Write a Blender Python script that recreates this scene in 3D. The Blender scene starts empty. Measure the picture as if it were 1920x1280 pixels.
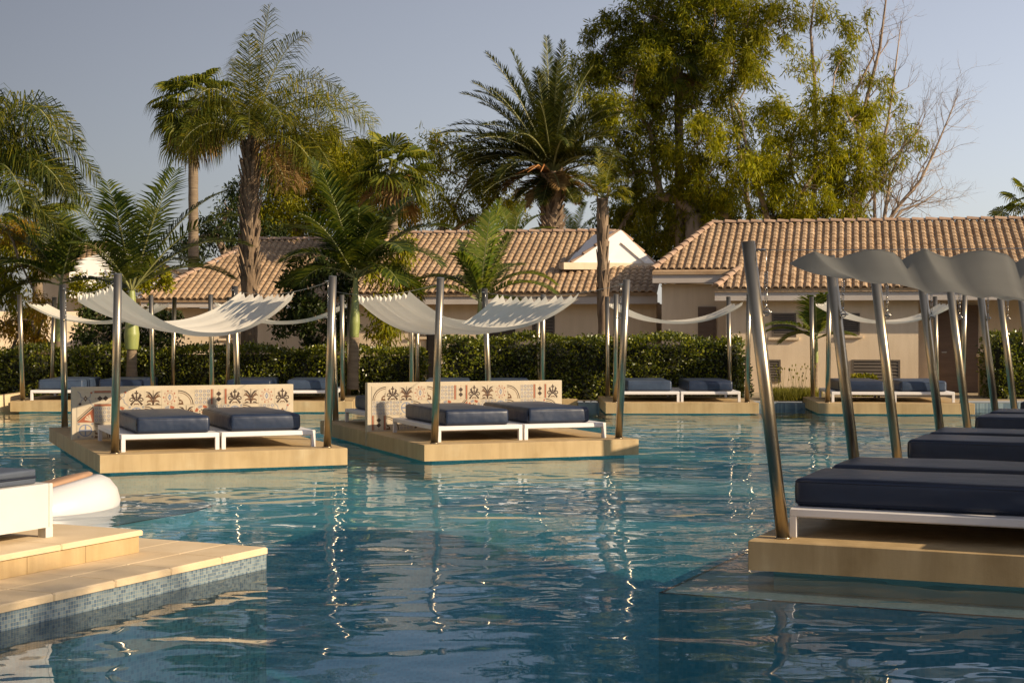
import bpy, math, random
import numpy as np
from mathutils import Vector, Matrix
random.seed(7)
rng = np.random.default_rng(11)
R = math.radians
sc = bpy.context.scene
col = sc.collection
F, EYE, HOR, CX = 3000.0, 1.9, 609.0, 960.0      # focal length and horizon in photo pixels, eye height over the water

# ---------------------------------------------------------------- camera, world, sun, exposure
cam_d = bpy.data.cameras.new('camera'); cam = bpy.data.objects.new('camera', cam_d); col.objects.link(cam)
cam.location = (0, 0, EYE); cam.rotation_euler = (R(90), 0, 0)
cam_d.sensor_width = 36; cam_d.lens = F/1920*36; cam_d.shift_y = -(640-HOR)/1920
cam_d.clip_start = 0.1; cam_d.clip_end = 3000
sc.camera = cam
SUN_EL = 24.5
SUN_H = Vector((0.90, -0.44))                      # horizontal direction towards the sun
sun_dir = Vector((SUN_H.x*math.cos(R(SUN_EL)), SUN_H.y*math.cos(R(SUN_EL)), math.sin(R(SUN_EL)))).normalized()
world = bpy.data.worlds.new('World'); sc.world = world; world.use_nodes = True
wn = world.node_tree
for n in list(wn.nodes): wn.nodes.remove(n)
wo = wn.nodes.new('ShaderNodeOutputWorld'); wb = wn.nodes.new('ShaderNodeBackground'); ws = wn.nodes.new('ShaderNodeTexSky')
ws.sky_type = 'NISHITA'; ws.sun_disc = False; ws.sun_elevation = R(SUN_EL)
ws.sun_rotation = math.atan2(SUN_H.x, SUN_H.y)
ws.altitude = 0; ws.air_density = 1.0; ws.dust_density = 0.3; ws.ozone_density = 3.0
wb.inputs[1].default_value = 0.051
# hazy summer air: a less saturated sky that grows steadily brighter towards the sun's side
hs = wn.nodes.new('ShaderNodeHueSaturation'); hs.inputs['Saturation'].default_value = 0.47
wn.links.new(ws.outputs[0], hs.inputs['Color'])
tcw = wn.nodes.new('ShaderNodeTexCoord'); dp = wn.nodes.new('ShaderNodeVectorMath'); dp.operation = 'DOT_PRODUCT'
dp.inputs[1].default_value = (SUN_H.x, SUN_H.y, 0.0); wn.links.new(tcw.outputs['Generated'], dp.inputs[0])
mrw = wn.nodes.new('ShaderNodeMapRange'); mrw.inputs[1].default_value = -0.75; mrw.inputs[2].default_value = 0.0; mrw.inputs[3].default_value = 0.58; mrw.inputs[4].default_value = 2.2
wn.links.new(dp.outputs['Value'], mrw.inputs[0])
tn = wn.nodes.new('ShaderNodeVectorMath'); tn.operation = 'MULTIPLY'; tn.inputs[1].default_value = (1.04, 0.98, 1.0); wn.links.new(hs.outputs[0], tn.inputs[0])
vm = wn.nodes.new('ShaderNodeVectorMath'); vm.operation = 'SCALE'; wn.links.new(tn.outputs[0], vm.inputs[0]); wn.links.new(mrw.outputs[0], vm.inputs['Scale'])
wn.links.new(vm.outputs[0], wb.inputs[0]); wn.links.new(wb.outputs[0], wo.inputs[0])
sd = bpy.data.lights.new('sun', 'SUN'); sd.energy = 5.0; sd.angle = R(0.5); sd.color = (1.0, 0.80, 0.56)
sun = bpy.data.objects.new('sun', sd); col.objects.link(sun)
sun.rotation_euler = sun_dir.to_track_quat('Z', 'Y').to_euler()
sc.view_settings.view_transform = 'Standard'; sc.view_settings.look = 'None'
sc.view_settings.exposure = 0.62; sc.view_settings.gamma = 1.0; sc.view_settings.use_curve_mapping = False
sc.cycles.max_bounces = 10; sc.cycles.transparent_max_bounces = 24; sc.cycles.use_denoising = True

# ---------------------------------------------------------------- helpers: photo pixels to places
def at(px, py, z=0.0):
    d = F*(EYE-z)/(py-HOR); return Vector(((px-CX)/F*d, d, z))
def pd(px, py, d):
    return Vector(((px-CX)/F*d, d, EYE-(py-HOR)/F*d))

# ---------------------------------------------------------------- helpers: materials
def new_mat(name):
    m = bpy.data.materials.new(name); m.use_nodes = True; nt = m.node_tree
    for n in list(nt.nodes): nt.nodes.remove(n)
    o = nt.nodes.new('ShaderNodeOutputMaterial'); return m, nt, o
def N(nt, t, **kw):
    n = nt.nodes.new(t)
    for k, v in kw.items(): setattr(n, k, v)
    return n
def ramp(nt, fac, stops):
    r = N(nt, 'ShaderNodeValToRGB'); el = r.color_ramp.elements
    while len(el) < len(stops): el.new(0.5)
    for e, (p, c) in zip(el, stops): e.position = p; e.color = (*c, 1)
    nt.links.new(fac, r.inputs[0]); return r.outputs[0]
def noise(nt, scale, detail=4, rough=0.55, coord='Object', stretch=None, dist=0.0):
    tc = N(nt, 'ShaderNodeTexCoord'); out = tc.outputs[coord] if coord != 'World' else N(nt, 'ShaderNodeNewGeometry').outputs['Position']
    if stretch:
        mp = N(nt, 'ShaderNodeMapping'); mp.inputs['Scale'].default_value = stretch; nt.links.new(out, mp.inputs[0]); out = mp.outputs[0]
    n = N(nt, 'ShaderNodeTexNoise'); n.inputs['Scale'].default_value = scale; n.inputs['Detail'].default_value = detail
    n.inputs['Roughness'].default_value = rough; n.inputs['Distortion'].default_value = dist
    nt.links.new(out, n.inputs['Vector']); return n.outputs[0]
def mixc(nt, fac, a, b, mode='MIX'):
    m = N(nt, 'ShaderNodeMix', data_type='RGBA', blend_type=mode)
    for sock, v in ((m.inputs[0], fac), (m.inputs[6], a), (m.inputs[7], b)):
        if isinstance(v, (int, float)): sock.default_value = v
        elif isinstance(v, tuple): sock.default_value = (*v, 1)
        else: nt.links.new(v, sock)
    return m.outputs[2]
def principled(name, stops, scale=3.0, rough=0.7, metal=0.0, bump=0.0, bscale=40.0, coord='World', detail=5, stretch=None, spec=0.5, island=0.0, per_object=0.0, alb=None, streak=0.0, bdist=0.01):
    alb = (1.0 if metal else 0.68) if alb is None else alb
    m, nt, o = new_mat(name); p = N(nt, 'ShaderNodeBsdfPrincipled')
    f = noise(nt, scale, detail, coord=coord, stretch=stretch)
    c = ramp(nt, f, [(a, tuple(x*alb for x in q_)) for a, q_ in stops])
    if streak:
        st = ramp(nt, noise(nt, 1.0, 5, 0.65, coord='World', stretch=(5, 5, 0.5)), [(0.35, (1-streak, 1-streak*1.1, 1-streak*1.3)), (0.6, (1.0, 1.0, 1.0)), (0.8, (1.05, 1.05, 1.06))])
        c = mixc(nt, 1.0, c, st, 'MULTIPLY')
    if island:
        g = N(nt, 'ShaderNodeNewGeometry'); mr = N(nt, 'ShaderNodeMapRange'); mr.inputs[3].default_value = 1-island; mr.inputs[4].default_value = 1+island
        nt.links.new(g.outputs['Random Per Island'], mr.inputs[0]); c = mixc(nt, 1.0, c, mr.outputs[0], 'MULTIPLY')
    if per_object:
        g = N(nt, 'ShaderNodeObjectInfo'); mr = N(nt, 'ShaderNodeMapRange'); mr.inputs[3].default_value = 1-per_object; mr.inputs[4].default_value = 1+per_object
        nt.links.new(g.outputs['Random'], mr.inputs[0]); c = mixc(nt, 1.0, c, mr.outputs[0], 'MULTIPLY')
    nt.links.new(c, p.inputs['Base Color'])
    p.inputs['Roughness'].default_value = rough; p.inputs['Metallic'].default_value = metal
    p.inputs['Specular IOR Level'].default_value = spec
    if bump:
        b = N(nt, 'ShaderNodeBump'); b.inputs['Strength'].default_value = bump; b.inputs['Distance'].default_value = bdist
        nt.links.new(noise(nt, bscale, 6 if bdist < 0.02 else 2, 0.6, coord=coord), b.inputs['Height']); nt.links.new(b.outputs[0], p.inputs['Normal'])
    nt.links.new(p.outputs[0], o.inputs[0]); return m
def leaf_mat(name, a, b, c, trans=0.35, rough=0.5, scale=0.6, spec=0.14):
    """foliage: three tones mixed leaf by leaf and clump by clump, with light coming through the blades"""
    m, nt, o = new_mat(name)
    g = N(nt, 'ShaderNodeNewGeometry')
    t = ramp(nt, g.outputs['Random Per Island'], [(0.0, a), (0.5, b), (1.0, c)])
    n = noise(nt, scale, 3, coord='World')
    mr = N(nt, 'ShaderNodeMapRange'); mr.inputs[1].default_value = 0.3; mr.inputs[2].default_value = 0.7
    mr.inputs[3].default_value = 0.55; mr.inputs[4].default_value = 1.4; nt.links.new(n, mr.inputs[0])
    cc = mixc(nt, 1.0, t, mr.outputs[0], 'MULTIPLY')
    p = N(nt, 'ShaderNodeBsdfPrincipled'); p.inputs['Roughness'].default_value = rough; p.inputs['Specular IOR Level'].default_value = spec
    nt.links.new(cc, p.inputs['Base Color'])
    tr = N(nt, 'ShaderNodeBsdfTranslucent'); tc = mixc(nt, 1.0, cc, (1.5, 1.45, 0.6), 'MULTIPLY'); nt.links.new(tc, tr.inputs[0])
    ms = N(nt, 'ShaderNodeMixShader'); ms.inputs[0].default_value = trans
    nt.links.new(p.outputs[0], ms.inputs[1]); nt.links.new(tr.outputs[0], ms.inputs[2]); nt.links.new(ms.outputs[0], o.inputs[0]); return m

M = {}
M['stone'] = principled('warm_limestone', [(0.25, (0.48, 0.325, 0.14)), (0.42, (0.58, 0.41, 0.195)), (0.6, (0.61, 0.44, 0.22)), (0.78, (0.68, 0.53, 0.30))], 2.2, 0.72, streak=0.22, bump=0.08, bscale=60)
M['stone_top'] = principled('stone_top', [(0.3, (0.52, 0.39, 0.225)), (0.7, (0.61, 0.48, 0.30))], 2.5, 0.75, bump=0.25, bscale=50, per_object=0.035, alb=1.0)
M['cream_stone'] = principled('cream_stone', [(0.3, (0.62, 0.52, 0.36)), (0.7, (0.70, 0.60, 0.44))], 3, 0.75, bump=0.15, bscale=50)
M['plaster'] = principled('sand_plaster', [(0.3, (0.66, 0.52, 0.35)), (0.7, (0.74, 0.60, 0.42))], 0.7, 0.9, streak=0.08, alb=0.95, bump=0.3, bscale=30)
M['fascia'] = principled('white_fascia', [(0.3, (0.60, 0.53, 0.46)), (0.7, (0.68, 0.61, 0.54))], 1.2, 0.8)
M['gable'] = principled('white_gable_plaster', [(0.3, (0.74, 0.70, 0.64)), (0.7, (0.80, 0.77, 0.72))], 1.2, 0.85, alb=1.0)
M['soffit'] = principled('soffit', [(0.3, (0.35, 0.24, 0.14)), (0.7, (0.42, 0.3, 0.18))], 1.2, 0.85)
M['tile'] = principled('clay_roof_tile', [(0.3, (0.37, 0.235, 0.125)), (0.5, (0.46, 0.31, 0.175)), (0.72, (0.55, 0.39, 0.235))], 2.2, 0.85, bump=0.3, bscale=25, per_object=0.15, island=0.13)
M['ridge'] = principled('mortared_ridge_tile', [(0.3, (0.36, 0.22, 0.14)), (0.7, (0.54, 0.38, 0.26))], 3.5, 0.9, per_object=0.12, island=0.1)
M['steel'] = principled('brushed_steel', [(0.3, (0.36, 0.30, 0.205)), (0.7, (0.43, 0.36, 0.25))], 5, 0.29, metal=1.0)  # gold-brown base colour stands in for warm surroundings the steel would mirror
M['chrome'] = principled('chain_steel', [(0.3, (0.4, 0.38, 0.34)), (0.7, (0.5, 0.48, 0.44))], 5, 0.3, metal=1.0)
M['white_metal'] = principled('white_powder_coat', [(0.3, (0.74, 0.71, 0.68)), (0.7, (0.80, 0.77, 0.74))], 3, 0.45, alb=0.85)
M['cream_panel'] = principled('white_lacquer', [(0.3, (0.78, 0.74, 0.66)), (0.7, (0.83, 0.79, 0.72))], 3, 0.5, alb=0.64)
M['navy'] = principled('navy_vinyl', [(0.3, (0.011, 0.023, 0.056)), (0.7, (0.016, 0.032, 0.072))], 4, 0.42, bump=0.5, bscale=3.5, coord='World', spec=0.6, bdist=0.03)
M['navy_faded'] = principled('sun_faded_blue_vinyl', [(0.3, (0.035, 0.058, 0.105)), (0.7, (0.055, 0.085, 0.14))], 2.5, 0.45, bump=0.5, bscale=3.5, spec=0.6, bdist=0.03)
M['navy_grey'] = principled('faded_blue_grey_vinyl', [(0.3, (0.07, 0.085, 0.115)), (0.7, (0.09, 0.11, 0.14))], 4, 0.5, bump=0.3, bscale=8)
M['piping'] = principled('dark_piping', [(0.3, (0.012, 0.018, 0.035)), (0.7, (0.018, 0.024, 0.045))], 4, 0.5)
M['tan'] = principled('tan_cushion', [(0.3, (0.42, 0.24, 0.13)), (0.7, (0.5, 0.3, 0.17))], 6, 0.7)
M['pod'] = principled('white_pod_shell', [(0.3, (0.78, 0.76, 0.73)), (0.7, (0.83, 0.81, 0.78))], 2, 0.35, alb=0.64)
M['brown_door'] = principled('brown_painted_wood', [(0.3, (0.16, 0.10, 0.06)), (0.7, (0.21, 0.135, 0.085))], 2, 0.6, stretch=(1, 1, 8))
M['shutter'] = principled('grey_brown_shutter', [(0.3, (0.13, 0.105, 0.075)), (0.7, (0.17, 0.135, 0.10))], 3, 0.6)
M['dark'] = principled('dark_opening', [(0.3, (0.015, 0.012, 0.01)), (0.7, (0.025, 0.02, 0.016))], 3, 0.4)
M['black_gap'] = principled('dark_joint', [(0.3, (0.08, 0.06, 0.04)), (0.7, (0.1, 0.08, 0.05))], 3, 0.9)  # dark bed that shows in the joints between the stones
M['bark_palm'] = principled('palm_bark', [(0.3, (0.13, 0.085, 0.05)), (0.5, (0.24, 0.165, 0.10)), (0.7, (0.34, 0.25, 0.16))], 2.5, 0.95, bump=1.0, bscale=14, stretch=(3, 3, 0.6), island=0.25)
M['bark_grey'] = principled('ringed_trunk_bark', [(0.3, (0.17, 0.12, 0.075)), (0.7, (0.32, 0.24, 0.15))], 5, 0.9, bump=0.8, bscale=10, stretch=(0.4, 0.4, 5))
M['bark_euc'] = principled('eucalyptus_bark', [(0.3, (0.20, 0.13, 0.08)), (0.5, (0.42, 0.31, 0.21)), (0.72, (0.60, 0.48, 0.36))], 1.2, 0.85, stretch=(2, 2, 0.5))
M['shaft'] = principled('green_crownshaft', [(0.3, (0.22, 0.27, 0.08)), (0.6, (0.36, 0.40, 0.12)), (0.75, (0.5, 0.5, 0.18))], 1.2, 0.4, stretch=(4, 4, 0.5))
M['rachis'] = principled('frond_stem', [(0.3, (0.20, 0.22, 0.06)), (0.7, (0.34, 0.32, 0.12))], 3, 0.5)
M['husk'] = principled('orange_flower_stalk', [(0.3, (0.40, 0.15, 0.035)), (0.7, (0.52, 0.24, 0.06))], 3, 0.6)
M['leaf_queen'] = leaf_mat('queen_palm_leaf', (0.035, 0.048, 0.005), (0.09, 0.10, 0.007), (0.24, 0.20, 0.014), 0.38)
M['leaf_queen_dark'] = leaf_mat('shaded_queen_palm_leaf', (0.018, 0.028, 0.004), (0.045, 0.058, 0.006), (0.16, 0.14, 0.012), 0.3)  # darker copy of the queen palm leaf, shade put into its colour
M['leaf_king'] = leaf_mat('king_palm_leaf', (0.018, 0.032, 0.006), (0.045, 0.065, 0.009), (0.12, 0.13, 0.016), 0.35, 0.4)
M['leaf_young'] = leaf_mat('young_palm_leaf', (0.07, 0.11, 0.02), (0.11, 0.14, 0.025), (0.18, 0.19, 0.04), 0.45, 0.4)
M['leaf_date'] = leaf_mat('date_palm_leaf', (0.018, 0.028, 0.007), (0.04, 0.05, 0.009), (0.11, 0.105, 0.018), 0.3, 0.5)
M['leaf_fan'] = leaf_mat('fan_palm_leaf', (0.035, 0.05, 0.006), (0.09, 0.11, 0.010), (0.20, 0.19, 0.018), 0.38)
M['leaf_dry'] = leaf_mat('dry_frond', (0.16, 0.09, 0.03), (0.22, 0.13, 0.045), (0.3, 0.2, 0.08), 0.2, 0.7)
M['leaf_euc'] = leaf_mat('eucalyptus_leaf', (0.09, 0.105, 0.004), (0.19, 0.195, 0.006), (0.33, 0.29, 0.014), 0.45, 0.45, 0.35)
M['leaf_euc_dark'] = leaf_mat('dark_eucalyptus_leaf', (0.06, 0.075, 0.004), (0.13, 0.14, 0.006), (0.27, 0.24, 0.012), 0.42, 0.45, 0.35)
M['leaf_mid'] = leaf_mat('garden_tree_leaf', (0.08, 0.09, 0.004), (0.15, 0.155, 0.006), (0.28, 0.24, 0.012), 0.42, 0.5, 0.4)
M['leaf_hedge'] = leaf_mat('hedge_leaf', (0.035, 0.05, 0.005), (0.085, 0.105, 0.008), (0.22, 0.22, 0.016), 0.3, 0.35, 1.5, 0.6)
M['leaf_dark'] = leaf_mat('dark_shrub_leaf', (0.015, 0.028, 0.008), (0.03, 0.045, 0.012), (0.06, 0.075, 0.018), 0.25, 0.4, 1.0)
M['leaf_yellow'] = leaf_mat('yellowing_leaf', (0.20, 0.14, 0.015), (0.30, 0.20, 0.02), (0.34, 0.17, 0.02), 0.4, 0.5, 1.0)
M['grass'] = leaf_mat('border_grass', (0.10, 0.10, 0.02), (0.17, 0.17, 0.03), (0.28, 0.25, 0.06), 0.45, 0.6, 1.5)
M['hedge_core'] = principled('hedge_dark_body', [(0.3, (0.012, 0.014, 0.006)), (0.7, (0.02, 0.022, 0.008))], 3, 0.95)  # solid dark body that fills the hedge behind its leaves
M['ground'] = principled('sandy_garden_ground', [(0.3, (0.36, 0.27, 0.16)), (0.5, (0.42, 0.33, 0.2)), (0.7, (0.5, 0.4, 0.26))], 0.8, 0.95, bump=0.5, bscale=5)
# ceramic print colours
for k, c in dict(t_cream=(0.66, 0.56, 0.40), t_brown=(0.075, 0.045, 0.03), t_choc=(0.17, 0.085, 0.04), t_terra=(0.42, 0.13, 0.06), t_grey=(0.34, 0.33, 0.33), t_rose=(0.50, 0.30, 0.22), t_blue=(0.24, 0.28, 0.38)).items():
    M[k] = principled(k.replace('t_', 'ceramic_'), [(0.3, tuple(x*0.92 for x in c)), (0.7, tuple(min(1, x*1.06) for x in c))], 14, 0.35)
# fabric of the canopies
def fabric():
    m, nt, o = new_mat('canopy_fabric')
    c = ramp(nt, noise(nt, 1.5, 4, coord='World'), [(0.3, (0.64, 0.60, 0.51)), (0.7, (0.72, 0.68, 0.59))])
    d = N(nt, 'ShaderNodeBsdfDiffuse'); t = N(nt, 'ShaderNodeBsdfTranslucent'); ms = N(nt, 'ShaderNodeMixShader'); ms.inputs[0].default_value = 0.38
    nt.links.new(c, d.inputs[0]); nt.links.new(c, t.inputs[0])
    b = N(nt, 'ShaderNodeBump'); b.inputs['Strength'].default_value = 0.25; b.inputs['Distance'].default_value = 0.01
    nt.links.new(noise(nt, 9, 4, coord='World'), b.inputs['Height']); nt.links.new(b.outputs[0], d.inputs['Normal'])
    nt.links.new(d.outputs[0], ms.inputs[1]); nt.links.new(t.outputs[0], ms.inputs[2]); nt.links.new(ms.outputs[0], o.inputs[0]); return m
M['fabric'] = fabric()
def fabric_grey():  # near row's cloth: canopy fabric greyed in its colour to look backlit
    m, nt, o = new_mat('backlit_canopy_fabric')
    c = ramp(nt, noise(nt, 1.5, 4, coord='World'), [(0.3, (0.33, 0.325, 0.295)), (0.7, (0.38, 0.37, 0.335))])
    d = N(nt, 'ShaderNodeBsdfDiffuse'); t = N(nt, 'ShaderNodeBsdfTranslucent'); ms = N(nt, 'ShaderNodeMixShader'); ms.inputs[0].default_value = 0.25
    nt.links.new(c, d.inputs[0]); nt.links.new(c, t.inputs[0])
    nt.links.new(d.outputs[0], ms.inputs[1]); nt.links.new(t.outputs[0], ms.inputs[2]); nt.links.new(ms.outputs[0], o.inputs[0]); return m
M['fabric_grey'] = fabric_grey()
# glass mosaic: small squares with pale grout, in a plane given by two of the object's axes
def mosaic(name, a, b, c, grout, size, rot=(0, 0, 0), rough=0.25):
    m, nt, o = new_mat(name)
    tc = N(nt, 'ShaderNodeTexCoord'); mp = N(nt, 'ShaderNodeMapping'); mp.inputs['Rotation'].default_value = rot
    nt.links.new(tc.outputs['Object'], mp.inputs[0])
    br = N(nt, 'ShaderNodeTexBrick'); br.offset = 0.0; br.squash = 1.0
    br.inputs['Scale'].default_value = 1.0; br.inputs['Brick Width'].default_value = size; br.inputs['Row Height'].default_value = size
    br.inputs['Mortar Size'].default_value = size*0.06; br.inputs['Mortar'].default_value = (*grout, 1)
    br.inputs['Color1'].default_value = (0, 0, 0, 1); br.inputs['Color2'].default_value = (1, 1, 1, 1); br.inputs['Bias'].default_value = 0.0
    nt.links.new(mp.outputs[0], br.inputs[0])
    cc = ramp(nt, br.outputs[0], [(0.15, a), (0.5, b), (0.85, c)])
    cc = mixc(nt, br.outputs[1], cc, grout)
    p = N(nt, 'ShaderNodeBsdfPrincipled'); p.inputs['Roughness'].default_value = rough; nt.links.new(cc, p.inputs['Base Color'])
    nt.links.new(p.outputs[0], o.inputs[0]); return m
M['mosaic_band'] = mosaic('blue_mosaic_band', (0.08, 0.12, 0.16), (0.12, 0.17, 0.20), (0.18, 0.23, 0.25), (0.28, 0.28, 0.22), 0.025)
M['mosaic_floor'] = mosaic('pool_floor_mosaic', (0.22, 0.72, 0.73), (0.28, 0.79, 0.80), (0.36, 0.84, 0.84), (0.38, 0.76, 0.77), 0.03, rough=0.5)
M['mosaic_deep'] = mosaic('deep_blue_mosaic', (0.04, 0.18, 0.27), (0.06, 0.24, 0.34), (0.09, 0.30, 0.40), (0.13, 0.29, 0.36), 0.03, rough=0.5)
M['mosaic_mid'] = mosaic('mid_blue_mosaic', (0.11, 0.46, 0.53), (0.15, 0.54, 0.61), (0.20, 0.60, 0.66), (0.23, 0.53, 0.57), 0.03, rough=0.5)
M['mosaic_wall'] = mosaic('submerged_wall_mosaic', (0.16, 0.52, 0.60), (0.21, 0.58, 0.66), (0.26, 0.63, 0.70), (0.28, 0.58, 0.62), 0.03, (R(90), 0, 0), rough=0.5)
M['mosaic_ledge'] = mosaic('pool_ledge_mosaic', (0.26, 0.42, 0.44), (0.32, 0.48, 0.50), (0.38, 0.54, 0.55), (0.30, 0.44, 0.46), 0.03, rough=0.5)
M['mosaic_red'] = mosaic('maroon_mosaic_line', (0.10, 0.02, 0.03), (0.14, 0.03, 0.05), (0.18, 0.05, 0.06), (0.2, 0.15, 0.15), 0.03)
# water: clear surface that mirrors more the flatter it is seen, over a body that absorbs red
def water():
    m, nt, o = new_mat('pool_water')
    pos = N(nt, 'ShaderNodeNewGeometry').outputs['Position']
    def nz(scale, stretch, detail, rough, dist):
        mp = N(nt, 'ShaderNodeMapping'); mp.inputs['Scale'].default_value = stretch; mp.inputs['Rotation'].default_value = (0, 0, R(-12)); nt.links.new(pos, mp.inputs[0])
        n = N(nt, 'ShaderNodeTexNoise'); n.inputs['Scale'].default_value = scale; n.inputs['Detail'].default_value = detail
        n.inputs['Roughness'].default_value = rough; n.inputs['Distortion'].default_value = dist; nt.links.new(mp.outputs[0], n.inputs['Vector']); return n.outputs[0]
    def mth(op, a, b):
        n = N(nt, 'ShaderNodeMath', operation=op)
        for i, v in enumerate((a, b)):
            if isinstance(v, (int, float)): n.inputs[i].default_value = v
            else: nt.links.new(v, n.inputs[i])
        return n.outputs[0]
    h = mth('ADD', mth('MULTIPLY', nz(0.95, (1, 1.3, 1), 1.2, 0.4, 0.7), 1.2), mth('MULTIPLY', nz(2.9, (0.9, 1.2, 1), 1.2, 0.4, 0.5), 0.24))
    calm = nz(0.28, (1, 1, 1), 1.0, 0.4, 0.0)           # patches of calmer and busier water
    mr = N(nt, 'ShaderNodeMapRange'); mr.inputs[1].default_value = 0.35; mr.inputs[2].default_value = 0.65; mr.inputs[3].default_value = 0.45; mr.inputs[4].default_value = 1.25
    nt.links.new(calm, mr.inputs[0])
    b = N(nt, 'ShaderNodeBump'); b.inputs['Distance'].default_value = WAVE; nt.links.new(mth('MULTIPLY', h, mr.outputs[0]), b.inputs['Height'])
    fr = N(nt, 'ShaderNodeFresnel'); fr.inputs[0].default_value = 1.33; nt.links.new(b.outputs[0], fr.inputs[1])
    frs = mth('MULTIPLY', fr.outputs[0], 0.84)          # seen flat, only the facets that lean towards the eye show: they mirror less
    gl = N(nt, 'ShaderNodeBsdfGlossy'); gl.inputs['Roughness'].default_value = 0.012; gl.inputs[0].default_value = (0.95, 0.97, 1, 1); nt.links.new(b.outputs[0], gl.inputs['Normal'])
    tr = N(nt, 'ShaderNodeBsdfTransparent'); tr.inputs[0].default_value = (0.97, 0.99, 0.99, 1)
    ms = N(nt, 'ShaderNodeMixShader'); nt.links.new(frs, ms.inputs[0]); nt.links.new(tr.outputs[0], ms.inputs[1]); nt.links.new(gl.outputs[0], ms.inputs[2])
    nt.links.new(ms.outputs[0], o.inputs[0])
    va = N(nt, 'ShaderNodeVolumeAbsorption'); va.inputs[0].default_value = (0.02, 0.60, 0.72, 1); va.inputs[1].default_value = 0.13
    nt.links.new(va.outputs[0], o.inputs['Volume']); return m
WAVE = 0.03
M['water'] = water()

# ---------------------------------------------------------------- helpers: meshes and objects
class MB:
    def __init__(s): s.v = []; s.f = []; s.m = []; s.mats = []; s.smooth = []
    def mi(s, mat):
        if mat not in s.mats: s.mats.append(mat)
        return s.mats.index(mat)
    def add(s, vs, fs, mat, smooth=False):
        b = len(s.v); i = s.mi(mat); s.v += [tuple(v) for v in vs]
        for f in fs: s.f.append(tuple(b+k for k in f)); s.m.append(i); s.smooth.append(smooth)
    def box(s, lo, hi, mat, mx=None):
        x0, y0, z0 = lo; x1, y1, z1 = hi
        vs = [(x0,y0,z0),(x1,y0,z0),(x1,y1,z0),(x0,y1,z0),(x0,y0,z1),(x1,y0,z1),(x1,y1,z1),(x0,y1,z1)]
        if mx is not None: vs = [mx @ Vector(v) for v in vs]
        s.add(vs, [(3,2,1,0),(4,5,6,7),(0,1,5,4),(1,2,6,5),(2,3,7,6),(3,0,4,7)], mat)
    def bbox(s, lo, hi, mat, c=0.008):
        """a box with small chamfers on the upright and top edges"""
        x0, y0, z0 = lo; x1, y1, z1 = hi
        def ring(i, z): return [(x0+i+c, y0+i, z), (x1-i-c, y0+i, z), (x1-i, y0+i+c, z), (x1-i, y1-i-c, z), (x1-i-c, y1-i, z), (x0+i+c, y1-i, z), (x0+i, y1-i-c, z), (x0+i, y0+i+c, z)]
        vs = ring(0, z0) + ring(0, z1-c) + ring(c, z1); fs = [tuple(range(7, -1, -1)), tuple(range(16, 24))]
        for k in (0, 8):
            for j in range(8): a = k+j; b = k+(j+1) % 8; fs.append((a, b, b+8, a+8))
        s.add(vs, fs, mat)
    def tube(s, pts, rad, mat, n=8, cap=True, smooth=True):
        pts = [Vector(p) for p in pts]; b = len(s.v); i = s.mi(mat)
        if isinstance(rad, (int, float)): rad = [rad]*len(pts)
        up = Vector((0, 0, 1)); prev = None
        for k, p in enumerate(pts):
            t = (pts[min(k+1, len(pts)-1)] - pts[max(k-1, 0)])
            t = t.normalized() if t.length > 1e-9 else up
            if prev is None:
                a = t.cross(Vector((0.3, 1, 0.1))).normalized()
            else:
                a = (prev - t*prev.dot(t)); a = a.normalized() if a.length > 1e-6 else t.orthogonal().normalized()
            prev = a; c = t.cross(a)
            for j in range(n):
                an = 2*math.pi*j/n; s.v.append(tuple(p + (a*math.cos(an) + c*math.sin(an))*rad[k]))
        for k in range(len(pts)-1):
            for j in range(n):
                q = b+k*n+j; w = b+k*n+(j+1) % n; s.f.append((q, w, w+n, q+n)); s.m.append(i); s.smooth.append(smooth)
        if cap:
            s.f.append(tuple(b+j for j in range(n-1, -1, -1))); s.f.append(tuple(b+(len(pts)-1)*n+j for j in range(n))); s.m += [i, i]; s.smooth += [False, False]
    def mesh(s, name):
        me = bpy.data.meshes.new(name); me.from_pydata(s.v, [], s.f)
        for m in s.mats: me.materials.append(m)
        me.polygons.foreach_set('material_index', s.m); me.polygons.foreach_set('use_smooth', s.smooth); me.update(); return me
    def build(s, name, parent=None, loc=None, rot=None):
        return link(name, s.mesh(name), parent, loc, rot)
def link(name, me, parent=None, loc=None, rot=None):
    o = bpy.data.objects.new(name, me); col.objects.link(o)
    if parent is not None: o.parent = parent
    if loc is not None: o.location = loc
    if rot is not None: o.rotation_euler = rot
    return o
def np_mesh(name, V, Fq, mats, mi=None, smooth=False):
    """V (n,3), Fq (k,3|4) numpy arrays to a mesh, quickly"""
    me = bpy.data.meshes.new(name); k, w = Fq.shape
    me.vertices.add(len(V)); me.vertices.foreach_set('co', V.astype(np.float32).ravel())
    me.loops.add(k*w); me.loops.foreach_set('vertex_index', Fq.astype(np.int32).ravel())
    me.polygons.add(k); me.polygons.foreach_set('loop_start', np.arange(0, k*w, w, dtype=np.int32)); me.polygons.foreach_set('loop_total', np.full(k, w, dtype=np.int32))
    if mi is not None: me.polygons.foreach_set('material_index', mi.astype(np.int32))
    me.polygons.foreach_set('use_smooth', np.full(k, smooth))
    for m in mats: me.materials.append(m)
    me.update(calc_edges=True); return me
def tag(o, label=None, cat=None, group=None, kind=None):
    for k, v in (('label', label), ('category', cat), ('group', group), ('kind', kind)):
        if v: o[k] = v
    return o
def thing(name, loc, label, cat, group=None, rz=0.0):
    o = bpy.data.objects.new(name, None); o.empty_display_size = 0.2; col.objects.link(o); o.location = loc; o.rotation_euler = (0, 0, rz)
    return tag(o, label, cat, group)
def structure(name, mb, parent=None, loc=None, rz=0.0):
    o = mb.build(name, parent, loc, (0, 0, rz)); o['kind'] = 'structure'; return o

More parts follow.
